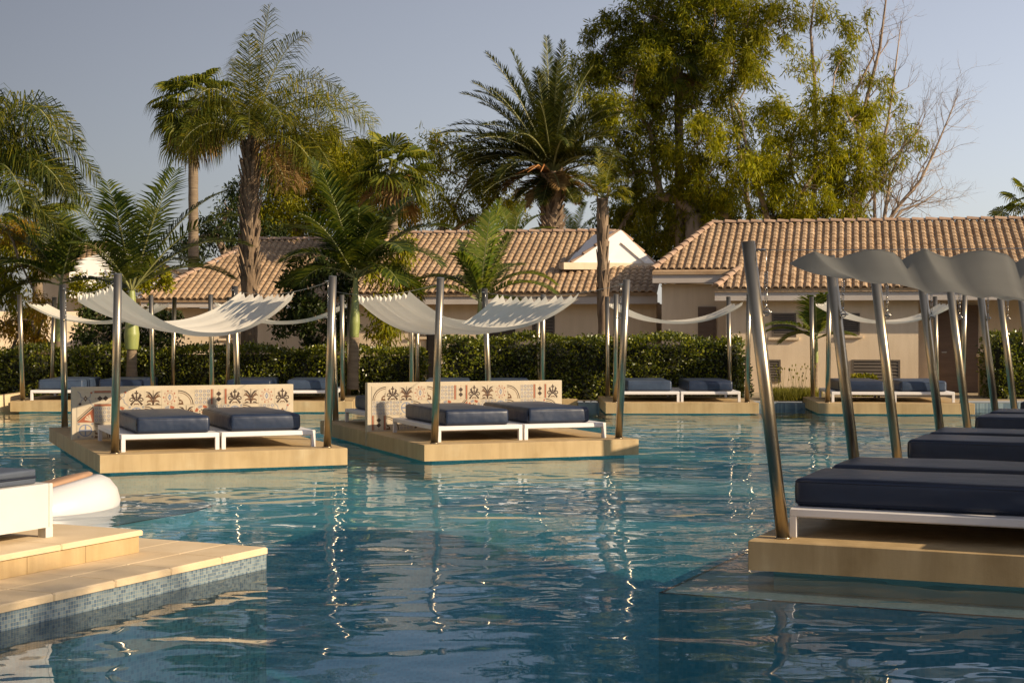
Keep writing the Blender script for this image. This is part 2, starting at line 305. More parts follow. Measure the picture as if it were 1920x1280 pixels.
def rounded_box(mb, lo, hi, r, mat, puff=0.0, n=10, q=4, seed=0):
    """a cushion: box with rounded edges, slightly domed faces"""
    lo = np.array(lo, float); hi = np.array(hi, float); c = (lo+hi)/2; h = (hi-lo)/2
    def axis(hh):
        a = [-hh + r*(1-math.cos(math.pi/2*k/q)) for k in range(q)]; inner = list(np.linspace(-hh+r, hh-r, n)); return a + inner + [-x for x in a[::-1]]
    ax = [axis(h[i]) for i in range(3)]
    rr = np.random.default_rng(seed)
    ph = rr.uniform(0, 6.28, 6)
    for d in range(3):
        u, w = [k for k in range(3) if k != d]
        for sgn in (-1, 1):
            vs = []; nu, nw = len(ax[u]), len(ax[w])
            for a in ax[u]:
                for b_ in ax[w]:
                    p = np.zeros(3); p[d] = sgn*h[d]; p[u] = a; p[w] = b_
                    inner = np.clip(p, -(h-r), h-r); dv = p-inner; l = np.linalg.norm(dv)
                    pp = inner + dv/l*r if l > 1e-9 else p
                    if puff:
                        f = (1-(p[0]/h[0])**2)*(1-(p[1]/h[1])**2)
                        if d == 2: pp[2] += sgn*puff*f + 0.004*math.sin(5*p[0]+ph[0])*math.sin(4*p[1]+ph[1])
                        elif abs(p[d]) > 0: pp[d] += sgn*puff*0.5*(1-(p[2]/h[2])**2) + sgn*0.005*math.sin(4*p[u]+ph[2])*(1-(p[2]/h[2])**2)
                    vs.append(tuple(pp+c))
            fs = []
            for i in range(nu-1):
                for j in range(nw-1):
                    a = i*nw+j; qd = (a, a+nw, a+nw+1, a+1)
                    flip = (sgn > 0) ^ (d == 1)
                    fs.append(qd if flip else qd[::-1])
            mb.add(vs, fs, mat, True)

# ================================================================ the setting
PX0, PX1, PY0, PY1 = -34.0, 26.0, 4.5, 36.6      # the pool
g = MB()
for lo, hi in (((-400, PY1), (400, 900)), ((-400, -60), (400, PY0)), ((-400, PY0), (PX0, PY1)), ((PX1, PY0), (400, PY1))):
    g.add([(lo[0], lo[1], 0.16), (hi[0], lo[1], 0.16), (hi[0], hi[1], 0.16), (lo[0], hi[1], 0.16)], [(0, 1, 2, 3)], M['ground'])
structure('ground', g)
f = MB()
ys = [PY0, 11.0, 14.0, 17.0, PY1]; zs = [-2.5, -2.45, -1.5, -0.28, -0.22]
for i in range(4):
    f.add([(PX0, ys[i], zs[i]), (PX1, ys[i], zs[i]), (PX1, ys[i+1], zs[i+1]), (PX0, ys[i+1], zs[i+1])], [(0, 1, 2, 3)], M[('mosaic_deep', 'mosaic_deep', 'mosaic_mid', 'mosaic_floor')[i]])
floor = structure('pool_floor', f)
w = MB()
for (x0, y0, x1, y1) in ((PX0, PY1, PX1, PY1), (PX0, PY0, PX1, PY0), (PX0, PY0, PX0, PY1), (PX1, PY0, PX1, PY1)):
    w.add([(x0, y0, -2.55), (x1, y1, -2.55), (x1, y1, 0.13), (x0, y0, 0.13)], [(0, 1, 2, 3)], M['mosaic_floor'])
pw = structure('pool_wall', w)
k = MB()
k.bbox((1.5, PY1-0.28, -0.6), (PX1, PY1+0.1, 0.13), M['mosaic_band']); 
structure('pool_coping', k)
k = MB(); k.bbox((PX0, PY1-0.02, 0.0), (1.5, PY1+0.35, 0.20), M['stone']); structure('pool_coping', k)
wv = MB(); a, b = (PX0-0.3, PY0-0.3, -2.6), (PX1+0.3, PY1+0.3, 0.0); wv.box(a, b, M['water'])
structure('pool_water', wv)

# ---- left stone deck with its raised step (local x = towards the pool, local y = away from the camera)
DT = (-1.90, 12.48); DR = R(-26)
deck = bpy.data.objects.new('stone_deck', None); col.objects.link(deck); deck.location = (DT[0], DT[1], 0); deck.rotation_euler = (0, 0, DR); deck['kind'] = 'structure'
deck['label'] = 'pale stone pool deck with a blue mosaic edge'
k = MB(); k.box((-6.0, -7.5, -2.4), (-0.045, -0.045, 0.118), M['black_gap']); k.build('deck_bed', deck)
k = MB(); k.box((-0.043, -7.5, -0.1), (-0.032, -0.032, 0.112), M['stone']); k.build('deck_edge', deck)
# mosaic faces, each with its squares laid in its own plane
def mosaic_face(name, w_, h_, parent, loc, rot, mat='mosaic_band'):
    m = MB(); m.box((0, 0, 0), (w_, h_, 0.012), M[mat]); return m.build(name, parent, loc, rot)
for nm, z0_, h_ in (('mosaic_band', -0.16, 0.28), ('mosaic_deep', -2.4, 2.238)):
    mosaic_face('mosaic_band', 7.5, h_, deck, (-0.031, -7.5, z0_), (R(90), 0, R(90)), nm)
    mosaic_face('mosaic_band', 6.0, h_, deck, (-0.031, -0.031, z0_), (R(90), 0, R(180)), nm)
slab_meshes = {}
def slab(parent, name, x0, y0, x1, y1, z0, z1, mat='stone_top', gap=0.0012, c=0.003):
    key = (round(x1-x0, 3), round(y1-y0, 3), round(z1-z0, 3), mat, c)
    if key not in slab_meshes:
        m = MB(); m.bbox((gap, gap, 0), (x1-x0-gap, y1-y0-gap, z1-z0), M[mat], c); slab_meshes[key] = m.mesh(name)
    return link(name, slab_meshes[key], parent, (x0, y0, z0))
for i in range(13):      # coping along the water, then rows of pavers
    slab(deck, 'coping_stone', -0.40, -(i+1)*0.6, 0.0, -i*0.6, 0.12, 0.17, c=0.010)
for r in range(4):
    for i in range(13):
        off = 0.3 if r % 2 else 0.0
        slab(deck, 'paver', -0.40-(r+1)*0.45, -(i+1)*0.6+off*0, -0.40-r*0.45, -i*0.6+off*0, 0.12, 0.169)
step = bpy.data.objects.new('stone_step', None); col.objects.link(step); step.location = (DT[0], DT[1], 0); step.rotation_euler = (0, 0, DR); step['kind'] = 'structure'
k = MB(); k.box((-5.0, -7.5, 0.171), (-0.735, -0.69, 0.298), M['black_gap']); k.build('step_core', step)
for i in range(11):
    slab(step, 'riser_panel', -0.735, -0.675-(i+1)*0.6, -0.715, -0.675-i*0.6, 0.171, 0.298, 'stone', 0.0015, 0.002)
for i in range(7):
    slab(step, 'riser_panel', -0.735-(i+1)*0.6, -0.69, -0.735-i*0.6, -0.675, 0.171, 0.298, 'stone', 0.0015, 0.002)
for i in range(7):
    slab(step, 'tread_slab', -1.55, -0.65-(i+1)*0.9, -0.695, -0.65-i*0.9, 0.30, 0.34, c=0.008)
    for r in range(3):
        slab(step, 'tread_slab', -1.55-(r+1)*0.6, -0.65-(i+1)*0.9, -1.55-r*0.6, -0.65-i*0.9, 0.30, 0.339, c=0.003)
# ---- shallow ledges under water with maroon mosaic nosings
def ledge(pts, z, edges):
    m = MB(); n = len(pts); vs = [(p[0], p[1], z) for p in pts] + [(p[0], p[1], -2.5) for p in pts]
    m.add(vs, [tuple(range(n))], M['mosaic_ledge']); m.add(vs, [(i, i+n, (i+1) % n + n, (i+1) % n) for i in range(n)], M['mosaic_wall'])
    o = structure('pool_ledge', m)
    r = MB()
    for a, b in edges:
        A = Vector((*pts[a], z+0.004)); B = Vector((*pts[b], z+0.004)); d = (B-A).normalized(); s = Vector((-d.y, d.x, 0))*0.03
        r.add([A, B, B+s, A+s], [(0, 1, 2, 3)], M['mosaic_red'])
    r.build('maroon_line', o)
NX = Vector((-0.407, -0.914)); NY = Vector((0.914, -0.407))     # local axes of the near row of platforms
def near(x, y, o=Vector((3.13, 15.23))): return tuple(o + NX*x + NY*y)
ledge([near(3.6, -0.6), near(3.6, 9.0), near(-13, 9.0), near(-13, -0.6)], -0.14, [(0, 1), (3, 0)])
q = lambda px, py: tuple(at(px, py, -0.14).xy)
ledge([q(-260, 1010), q(208, 987), q(369, 958), q(398, 948), q(380, 935), q(300, 925), q(-260, 930)], -0.142, [(1, 2), (2, 3)])

# ================================================================ canopied pool platforms
PW = 3.25
def pole_mesh(lean, h=2.3, r=0.052):
    m = MB(); m.tube([(0, 0, -0.0), (0, lean*0.5, h*0.5), (0, lean, h)], r, M['steel'], 20)
    m.tube([(0, 0, 0.001), (0, 0, 0.012)], r+0.012, M['steel'], 20)
    return m.mesh('pole')
POLE_F = pole_mesh(-0.28); POLE_B = pole_mesh(0.28)
def turnbuckle_mesh():
    m = MB(); ring = lambda c, r, rr: m.tube([(c[0]+r*math.cos(a), c[1], c[2]+r*math.sin(a)) for a in np.linspace(0, 2*math.pi, 13)], rr, M['chrome'], 5, False)
    m.tube([(0, 0, 0), (0.004, 0, -0.16)], 0.004, M['chrome'], 5)
    for i in range(5): ring((0.0, 0.004*(-1)**i, -0.17-0.022*i), 0.013, 0.0035)
    m.tube([(0, 0, -0.28), (0, 0, -0.30)], 0.012, M['chrome'], 6); m.tube([(-0.008, 0, -0.29), (-0.008, 0, -0.42)], 0.0035, M['chrome'], 5); m.tube([(0.008, 0, -0.29), (0.008, 0, -0.42)], 0.0035, M['chrome'], 5)
    m.tube([(0, 0, -0.41), (0, 0, -0.44)], 0.011, M['chrome'], 6); ring((0.0, 0, -0.475), 0.028, 0.006)
    return m.mesh('turnbuckle')
TURN = turnbuckle_mesh()
def hook_mesh():
    m = MB(); m.tube([(-0.045, 0, 0), (0.06, 0, 0)], 0.010, M['chrome'], 6); m.tube([(0.045+0.022*math.cos(a), 0.022*math.sin(a), 0) for a in np.linspace(0, 2*math.pi, 11)], 0.005, M['chrome'], 5, False)
    return m.mesh('eye_bolt')
HOOK = hook_mesh()
slab_cache = {}
def slab_mesh(L, h=0.225, mat='stone'):
    if (L, mat) not in slab_cache:
        m = MB(); m.bbox((0, 0, -h), (PW, L, 0), M[mat], 0.006); slab_cache[(L, mat)] = m.mesh('platform_slab')
    return slab_cache[(L, mat)]
ped_cache = {}
def ped_mesh(L):
    if L not in ped_cache:
        m = MB(); m.box((0.16, 0.16, -2.6), (PW-0.16, L-0.16, -0.228), M['mosaic_wall']); ped_cache[L] = m.mesh('pedestal')
    return ped_cache[L]
def canopy_mesh(L, yl, yr, zl, zr, sag0, sag1, folds, amp, seed, mat='fabric', cable_sag=0.12, lean=0.28, rounded=False):
    """cloth hung between the two cables that run front to back; it sags across and is pleated along them"""
    rr = np.random.default_rng(seed); nu, per = 44, 10; nv = folds*per
    x0, x1 = 0.2+0.03, PW-0.2-0.03
    V = []; jit = rr.uniform(-0.25, 0.25, folds+2); aj = rr.uniform(0.7, 1.3, folds+2)
    for j in range(nv+1):
        t = j/nv; k = j/per; ki = int(k); fr = k-ki
        for i in range(nu+1):
            s = i/nu; e = abs(2*s-1)**2.0
            tt = t + (jit[min(ki, folds)]*(1-fr)+jit[min(ki+1, folds)]*fr)/folds*0.6*math.sin(math.pi*t)
            y = (yl[0]+(yl[1]-yl[0])*tt)*(1-s) + (yr[0]+(yr[1]-yr[0])*tt)*s
            tau = min(max((y+lean*0.6)/(L+2*lean*0.6), 0), 1)
            zw = (zl*(1-s)+zr*s) - cable_sag*4*tau*(1-tau)
            sag = sag0+(sag1-sag0)*(min(1.0, t/0.42)**0.8 if rounded else t)
            z = zw - sag*(1-abs(2*s-1)**2.25)
            if rounded: w_ = 1-abs(math.sin(math.pi*fr))**0.7
            else: w_ = 1-abs(2*fr-1)
            a = amp*aj[min(ki, folds)]*((0.45+0.55*e) if rounded else (0.50+0.50*e))
            z -= a*w_
            y += (0.5*a*math.sin(2*math.pi*fr) if rounded else 0.5*a*(w_-0.5)) + 0.012*math.sin(9*s+3*k)
            z += 0.010*math.sin(7*s+1.7*k+seed)
            V.append((x0+(x1-x0)*s + 0.01*math.sin(k*3), y, z))
    V = np.array(V); idx = np.arange((nv+1)*(nu+1)).reshape(nv+1, nu+1)
    Q = np.stack([idx[:-1, :-1], idx[:-1, 1:], idx[1:, 1:], idx[1:, :-1]], -1).reshape(-1, 4)
    return np_mesh('canopy', V, Q, [M[mat]], smooth=rounded)
# ---- printed ceramic tiles: a thin body with the print laid on its face (x right, z up, face towards -y)
def strip(m, pts, w_, mat, closed=False):
    pts = [Vector((p[0], p[1])) for p in pts]; n = len(pts); L_, R_ = [], []
    for i, p in enumerate(pts):
        a = pts[(i-1) % n] if (closed or i > 0) else p; b = pts[(i+1) % n] if (closed or i < n-1) else p
        d = (b-a).normalized(); nn = Vector((-d.y, d.x)); ww = (w_[i] if isinstance(w_, list) else w_)*0.66
        L_.append(p+nn*ww); R_.append(p-nn*ww)
    for i in range(n if closed else n-1): j = (i+1) % n; m.poly([L_[i], R_[i], R_[j], L_[j]], mat)
class TileArt(MB):
    def __init__(s, w_, h_):
        super().__init__(); s.w, s.h, s.lay = w_, h_, 0.0
        s.box((0.0012, 0, 0.0012), (w_-0.0012, 0.009, h_-0.0012), M['t_cream'])
    def poly(s, pts, mat):
        s.lay += 0.000012
        s.add([(min(max(p[0], 0.01), 0.99)*s.w, -0.0006-s.lay, min(max(p[1], 0.01), 0.99)*s.h) for p in pts], [tuple(range(len(pts)))], M[mat])
def arc_pts(cx, cy, r, a0, a1, n=14): return [(cx+r*math.cos(R(a0+(a1-a0)*i/n)), cy+r*math.sin(R(a0+(a1-a0)*i/n))) for i in range(n+1)]
def disc(m, cx, cy, r, mat, n=12, rx=None): m.poly([(cx+(rx or r)*math.cos(2*math.pi*i/n), cy+r*math.sin(2*math.pi*i/n)) for i in range(n)], mat)
def flip(pts): return [(1-x, y) for x, y in pts]
def art(kind, w_, h_):
    m = TileArt(w_, h_)
    if kind == 'damask':
        for c in (lambda p: p, flip):
            strip(m, c([(0.5, 0.30), (0.36, 0.42), (0.22, 0.50), (0.12, 0.44), (0.10, 0.34), (0.20, 0.28), (0.30, 0.36)]), 0.055, 't_brown')
            strip(m, c([(0.16, 0.04), (0.26, 0.18), (0.38, 0.30), (0.5, 0.42)]), [0.11, 0.08, 0.06, 0.04], 't_brown')
            strip(m, c([(0.30, 0.80), (0.27, 0.66), (0.33, 0.52), (0.44, 0.44)]), [0.02, 0.10, 0.09, 0.05], 't_brown')
            strip(m, c([(0.24, 0.60), (0.20, 0.72)]), [0.06, 0.01], 't_brown'); strip(m, c([(0.34, 0.06), (0.42, 0.12), (0.5, 0.10)]), 0.05, 't_choc')
        strip(m, [(0.5, 0.36), (0.5, 0.95)], [0.05, 0.06], 't_brown'); strip(m, [(0.38, 0.80), (0.62, 0.80)], 0.07, 't_brown'); disc(m, 0.5, 0.93, 0.045, 't_brown', 8)
        m.poly([(0.5, 0.44), (0.57, 0.55), (0.5, 0.66), (0.43, 0.55)], 't_brown')
    elif kind == 'leaf':
        for c in (lambda p: p, flip):
            strip(m, c([(0.48, 0.05), (0.44, 0.30), (0.32, 0.52), (0.12, 0.60), (0.05, 0.50)]), [0.05, 0.05, 0.09, 0.08, 0.02], 't_choc')
            strip(m, c([(0.46, 0.40), (0.40, 0.62), (0.26, 0.80), (0.06, 0.88)]), [0.04, 0.08, 0.08, 0.02], 't_brown')
            strip(m, c([(0.44, 0.22), (0.32, 0.30), (0.18, 0.26), (0.12, 0.16)]), [0.05, 0.09, 0.07, 0.02], 't_choc')
            strip(m, c([(0.28, 0.56), (0.20, 0.70), (0.10, 0.74)]), [0.07, 0.05, 0.01], 't_choc'); strip(m, c([(0.36, 0.10), (0.22, 0.10), (0.10, 0.04)]), [0.05, 0.07, 0.02], 't_brown')
        strip(m, [(0.5, 0.03), (0.5, 0.97)], [0.07, 0.02], 't_brown'); strip(m, [(0.01, 0.015), (0.99, 0.015)], 0.03, 't_choc')
    elif kind == 'rosette':
        for i in range(10):
            a = 2*math.pi*i/10; x, y = 0.5+0.36*math.cos(a), 0.5+0.42*math.sin(a)
            m.poly([(x, y+0.075), (x+0.055, y), (x, y-0.075), (x-0.055, y)], 't_terra' if i % 2 else 't_rose')
        strip(m, [(0.5+0.24*math.cos(a), 0.5+0.3*math.sin(a)) for a in np.linspace(0, 6.02, 14)], 0.035, 't_rose', True)
        m.poly([(0.5, 0.72), (0.6, 0.5), (0.5, 0.28), (0.4, 0.5)], 't_blue'); disc(m, 0.5, 0.5, 0.05, 't_cream', 8)
    elif kind in ('arc', 'arc_flip'):
        c = flip if kind == 'arc_flip' else (lambda p: p)
        strip(m, c(arc_pts(0.0, 0.0, 0.92, 0, 90)), 0.045, 't_brown'); strip(m, c(arc_pts(0.0, 0.0, 0.80, 0, 90)), 0.03, 't_choc')
        m.poly(c([(0.0, 0.0), (0.34, 0.02), (0.30, 0.22), (0.18, 0.34), (0.02, 0.38), (0.10, 0.20)]), 't_choc'); disc(m, c([(0.16, 0.18)])[0][0], 0.18, 0.06, 't_cream', 8)
        strip(m, c([(0.08, 0.40), (0.02, 0.52)]), [0.05, 0.01], 't_brown')
    elif kind == 'lace':
        for i in range(4):
            for j in range(4):
                x, y = 0.14+0.24*i, 0.14+0.24*j; mt = 't_grey' if (i+j) % 2 else 't_blue'
                strip(m, arc_pts(x, y, 0.075, 0, 324, 9), 0.028, mt, True)
                if (i+j) % 2: disc(m, x, y, 0.028, 't_rose', 6)
    elif kind in ('diamond', 'diamond_side'):
        c = (lambda p: [(y, x) for x, y in p][::-1]) if kind == 'diamond_side' else (lambda p: p)
        for x in (0.07, 0.93): m.poly(c([(x-0.055, 0.01), (x+0.055, 0.01), (x+0.055, 0.99), (x-0.055, 0.99)]), 't_terra')
        for x in (0.16, 0.84): m.poly(c([(x-0.012, 0.01), (x+0.012, 0.01), (x+0.012, 0.99), (x-0.012, 0.99)]), 't_brown')
        for y in (0.34, 0.68): m.poly(c([(0.5, y-0.17), (0.67, y), (0.5, y+0.17), (0.33, y)]), 't_brown')
        for y in (0.08, 0.94): m.poly(c([(0.5, y-0.05), (0.55, y), (0.5, y+0.05), (0.45, y)]), 't_rose')
    elif kind == 'star':
        for c in (lambda p: p, flip):
            strip(m, c([(0.02, 0.98), (0.20, 0.80), (0.24, 0.58), (0.5, 0.5)]), 0.05, 't_grey'); strip(m, c([(0.02, 0.04), (0.22, 0.20), (0.26, 0.42), (0.5, 0.5)]), 0.05, 't_grey')
        m.poly([(0.5, 0.30), (0.62, 0.5), (0.5, 0.7), (0.38, 0.5)], 't_choc'); disc(m, 0.5, 0.5, 0.05, 't_cream', 8); disc(m, 0.18, 0.16, 0.09, 't_brown', 8); disc(m, 0.84, 0.86, 0.07, 't_terra', 8)
    elif kind == 'wheel':
        for i in range(8):
            a0, a1 = 360/8*i+4, 360/8*(i+1)-4; o_ = arc_pts(0.5, 0.5, 0.47, a0, a1, 3); n_ = arc_pts(0.5, 0.5, 0.30, a1, a0, 3)
            m.poly(o_+n_, 't_terra' if i % 2 else 't_grey')
        for i in range(8):
            a = R(45*i+22); x, y = 0.5+0.18*math.cos(a), 0.5+0.18*math.sin(a); disc(m, x, y, 0.045, 't_brown', 6)
        disc(m, 0.5, 0.5, 0.07, 't_terra', 8)
    elif kind == 'fan':
        m.poly([(0.01, 0.01), (0.99, 0.01), (0.99, 0.90)], 't_terra'); strip(m, [(0.02, 0.10), (0.94, 0.97)], 0.06, 't_brown'); strip(m, [(0.02, 0.24), (0.80, 0.97)], 0.03, 't_choc')
        for a in (20, 45, 70): strip(m, [(0.86, 0.08), (0.86-0.42*math.cos(R(a)), 0.08+0.42*math.sin(R(a)))], [0.03, 0.10], 't_cream')
    elif kind == 'circle':
        strip(m, arc_pts(0.5, 0.5, 0.36, 0, 340, 16), 0.05, 't_blue', True); strip(m, [(0.5, 0.18), (0.5, 0.82)], 0.07, 't_blue'); strip(m, [(0.18, 0.5), (0.82, 0.5)], 0.07, 't_blue')
        for x, y in ((0.1, 0.1), (0.9, 0.1), (0.1, 0.9), (0.9, 0.9)): disc(m, x, y, 0.08, 't_grey', 6)
    return m.mesh('ceramic_tile')
art_cache = {}
def art_mesh(kind, w_, h_):
    if (kind, w_) not in art_cache: art_cache[(kind, w_)] = art(kind, w_, h_)
    return art_cache[(kind, w_)]
CYC = ['damask', 'leaf', 'rosette', 'arc', 'lace', 'diamond']
ROWS_A = [['star', 'diamond_side', 'star'] + CYC + ['damask', 'leaf', 'rosette', 'damask'],
          ['fan', 'lace', 'wheel', 'circle', 'arc', 'wheel', 'leaf', 'wheel', 'lace', 'circle', 'arc', 'lace', 'star'],
          ['circle', 'arc', 'lace', 'diamond_side', 'wheel', 'star', 'lace', 'circle', 'arc', 'fan', 'lace', 'wheel', 'circle']]
ROWS_C = [['arc_flip'] + CYC[:3] + ['arc', 'lace', 'diamond'] + CYC + ['damask'],
          ['lace', 'lace', 'circle', 'arc', 'star', 'wheel', 'fan', 'wheel', 'lace', 'circle', 'arc', 'lace', 'star', 'arc'],
          ['diamond', 'arc', 'lace', 'star', 'wheel', 'star', 'lace', 'circle', 'arc', 'fan', 'lace', 'wheel', 'circle', 'lace']]
def headboard(parent, y0, rows, both=True):
    H = 0.755
    m = MB(); m.bbox((0, y0, -0.226 if rows is ROWS_C else 0.001), (PW, y0+0.13, H), M['cream_stone'], 0.004); wb_ = m.build('headboard_wall', parent)
    if rows is ROWS_C: pass
    n = len(rows[0]); tw = (PW-0.12)/n; th = 0.228
    for r, row in enumerate(rows):
        for i, kd in enumerate(row):
            link('ceramic_tile', art_mesh(kd, tw, th), wb_, (0.07+i*tw, y0-0.006, H-0.052-(r+1)*th))
    return wb_
def cabana(loc, rz, L, label, group, can, rows=None, near_fit=True, slab_mat='stone', plain_wall=False, hardware=True):
    t = thing('canopied_platform', (loc[0], loc[1], 0.25), label, 'pool platform', group, rz)
    link('platform_slab', slab_mesh(L, mat=slab_mat), t); link('pedestal', ped_mesh(L), t)
    i0 = 0.22
    for x in (i0, PW-i0):
        link('pole', POLE_F, t, (x, i0, 0)); link('pole', POLE_B, t, (x, L-i0, 0))
    yl, yr, s0, s1, folds, amp, seed = can[:7]; mat = can[7] if len(can) > 7 else 'fabric'; rnd = len(can) > 8
    zc = 2.235; cs = 0.03 if rnd else 0.12
    link('canopy', canopy_mesh(L, yl, yr, zc, zc, s0, s1, folds, amp, seed, mat, cs, rounded=rnd), t)
    for x in (i0+0.03, PW-i0-0.03):
        a, b = -0.05, L+0.05; pts = []
        for k in range(13):
            tau = k/12; pts.append((x, a+(b-a)*tau, zc-cs*4*tau*(1-tau)))
        m = MB(); m.tube(pts, 0.004, M['chrome'], 5); m.build('cable', t)
        if hardware:
            for (yy, sg) in ((0.02, 1), (L-0.02, -1)):
                hk = link('eye_bolt', HOOK, t, (x-0.03, yy-0.02*sg, zc), (0, 0, R(90)*sg)); 
                link('turnbuckle', TURN, t, (x, yy+0.055*sg, zc-0.01), (0, 0, R(90)))
                link('eye_bolt', HOOK, t, (x-0.03, yy+0.03*sg, zc-0.485), (0, 0, R(90)*sg))
    if rows: headboard(t, L/2-0.065, rows)
    elif plain_wall:
        m = MB(); m.bbox((0, L/2-0.065, 0.001), (PW, L/2+0.065, 0.755), M['stone'], 0.004); m.build('headboard_wall', t)
    return t
# ---- daybeds
def bed_parts():
    W_, D_ = 1.28, 2.25
    fr = MB(); fr.bbox((0, 0, 0.165), (W_, D_, 0.222), M['white_metal'], 0.006); fr.box((0.05, 0.05, 0.15), (W_-0.05, D_-0.05, 0.164), M['white_metal'])
    lg = MB(); lg.bbox((0, 0, 0), (0.055, 0.055, 0.164), M['white_metal'], 0.003)
    return fr.mesh('frame'), lg.mesh('leg'), W_, D_
BF, BL, BW, BD = bed_parts()
MATS = []
for sdd in range(3):
    mm = MB(); rounded_box(mm, (0, 0, 0), (0.96, 1.98, 0.225), 0.045, M['navy'], puff=0.012, seed=sdd); MATS.append(mm.mesh('mattress'))
mm = MB(); rounded_box(mm, (0, 0, 0), (0.96, 1.98, 0.225), 0.045, M['navy_faded'], puff=0.012, seed=5); FADED = mm.mesh('mattress')
pm = MB()
for z in (0.192, 0.030): 
    r = 0.04; pts = []
    for cx_, cy_, a0 in ((0.96-r, r, -90), (0.96-r, 1.98-r, 0), (r, 1.98-r, 90), (r, r, 180)):
        pts += [(cx_+(r+0.002)*math.cos(R(a0+k*22.5)), cy_+(r+0.002)*math.sin(R(a0+k*22.5)), z) for k in range(5)]
    pts.append(pts[0]); pm.tube(pts, 0.0035, M['piping'], 4, False)
PIP = pm.mesh('piping')
def daybed(parent_mx, x, y, label, group, k=0, off=(0.16, 0.06), flip_=False):
    """x, y in the platform's frame; flip_ turns the head of the bed to the other side of the wall"""
    p = parent_mx @ Vector((x, y, 0)); rz = parent_mx.to_euler().z + (math.pi if flip_ else 0)
    if flip_: p = parent_mx @ Vector((x+BW, y+BD, 0))
    t = thing('daybed', (p.x, p.y, 0.2505), label, 'daybed', group, rz)
    link('frame', BF, t)
    for lx in (0, BW-0.055):
        for ly in (0, BD-0.055): link('leg', BL, t, (lx, ly, 0))
    ma = link('mattress', FADED if 'two daybeds' in label and k % 3 != 1 else MATS[k % 3], t, (off[0], off[1], 0.2235)); link('piping', PIP, ma)
    return t
def frame_of(loc, rz): return Matrix.Translation((loc[0], loc[1], 0.25)) @ Matrix.Rotation(rz, 4, 'Z')
def beds(loc, rz, L, labels, group, sides='fb', k=0, off=((0.16, 0.06), (0.16, 0.06)), inset=0.42):
    mx = frame_of(loc, rz); i = 0
    if 'f' in sides:
        for x, of in ((0.33, off[0]), (0.33+BW+0.03, off[1])): daybed(mx, x, inset, labels[i], group, k+i, of); i += 1
    if 'b' in sides:
        for x in (0.33, 0.33+BW+0.03): daybed(mx, x, L-0.42-BD, labels[i], group, k+i, flip_=True); i += 1
GF = 'canopied platforms standing in the pool'
GB = 'daybeds on the pool platforms'
# the two platforms in the middle with printed tile headboards
A_ = ((-5.22, 20.25), R(22)); C_ = ((-1.21, 22.0), R(20.5))
cabana(*A_, 6.0, 'canopied platform with tiled headboard, the one closer to the stone deck', GF, ((0.35, 4.3), (2.0, 5.6), 0.60, 0.44, 11, 0.10, 1), ROWS_A)
beds(*A_, 6.0, ['navy daybed by the headboard nearer the deck, left of its pair', 'navy daybed by the headboard nearer the deck, right of its pair',
    'daybed hidden behind the left end of the first tiled headboard', 'daybed hidden behind the right end of the first tiled headboard'], GB, 'fb', 0, ((0.20, 0.04), (0.14, 0.10)))
cabana(*C_, 6.0, 'canopied platform with tiled headboard in the middle of the pool', GF, ((1.5, 4.4), (1.7, 5.4), 0.52, 0.60, 11, 0.10, 2), ROWS_C)
beds(*C_, 6.0, ['navy daybed behind the front pole of the middle platform, left of its pair', 'navy daybed on the middle platform by the open water, right of its pair',
    'navy daybed peeking out behind the left end of the middle tiled headboard', 'daybed behind the right end of the middle tiled headboard'], GB, 'fb', 1, ((0.12, 0.02), (0.10, 0.10)))
# the row that runs away on the right
NR = math.atan2(-0.914, -0.407); NO = Vector((3.13, 15.23)); NS = Vector((0.418, 0.909))*4.6
ordn = ['first and largest', 'second', 'third', 'fourth', 'fifth']
for i in range(5):
    o = NO + NS*i
    cabana((o.x, o.y), NR, 6.0, f'backlit-canopied platform with leaning steel poles, {ordn[i]} of the receding row', 'row of platforms receding with grey canopies',
           ((0.26, 5.7), (0.26, 5.7), 0.13, 0.42, 13, 0.075, 10+i, 'fabric_grey', True), None, plain_wall=True)
    beds((o.x, o.y), NR, 6.0, [f'dark navy daybed, the farther one on the {ordn[i]} platform of the receding row', f'dark navy daybed, the nearer one on the {ordn[i]} platform of the receding row'],
         'dark daybeds on the receding row of platforms', 'f', i, ((0.16, 0.0), (0.16, 0.0)), 0.24)
# the far row in front of the hedges
far = [('at the left end of the far row', at(18.7, 752, 0.25), R(3), 3),
       ('between the two tiled headboards', at(376, 753, 0.25), R(3), 4),
       ('behind the middle tiled headboard', at(752, 754, 0.25), R(1), 5),
       ('right before the end of the tall hedge', at(1135.4, 755, 0.25), R(0), 6),
       ('beside the clump of flowering grass', at(1534.6, 755.4, 0.25), R(-4), 7)]
for lab, o, rz, sd_ in far:
    cabana((o.x, o.y), rz, 3.1, 'small platform with pale sagging canopy ' + lab, 'platforms along the far edge of the pool', ((0.5, 2.4), (0.8, 2.5), 0.42, 0.40, 6, 0.06, sd_), hardware=False)
    beds((o.x, o.y), rz, 3.1, ['left one of two daybeds ' + lab, 'right one of two daybeds ' + lab], 'daybeds of the far row', 'f', sd_)
o = at(-262, 752, 0.25)
k = MB()

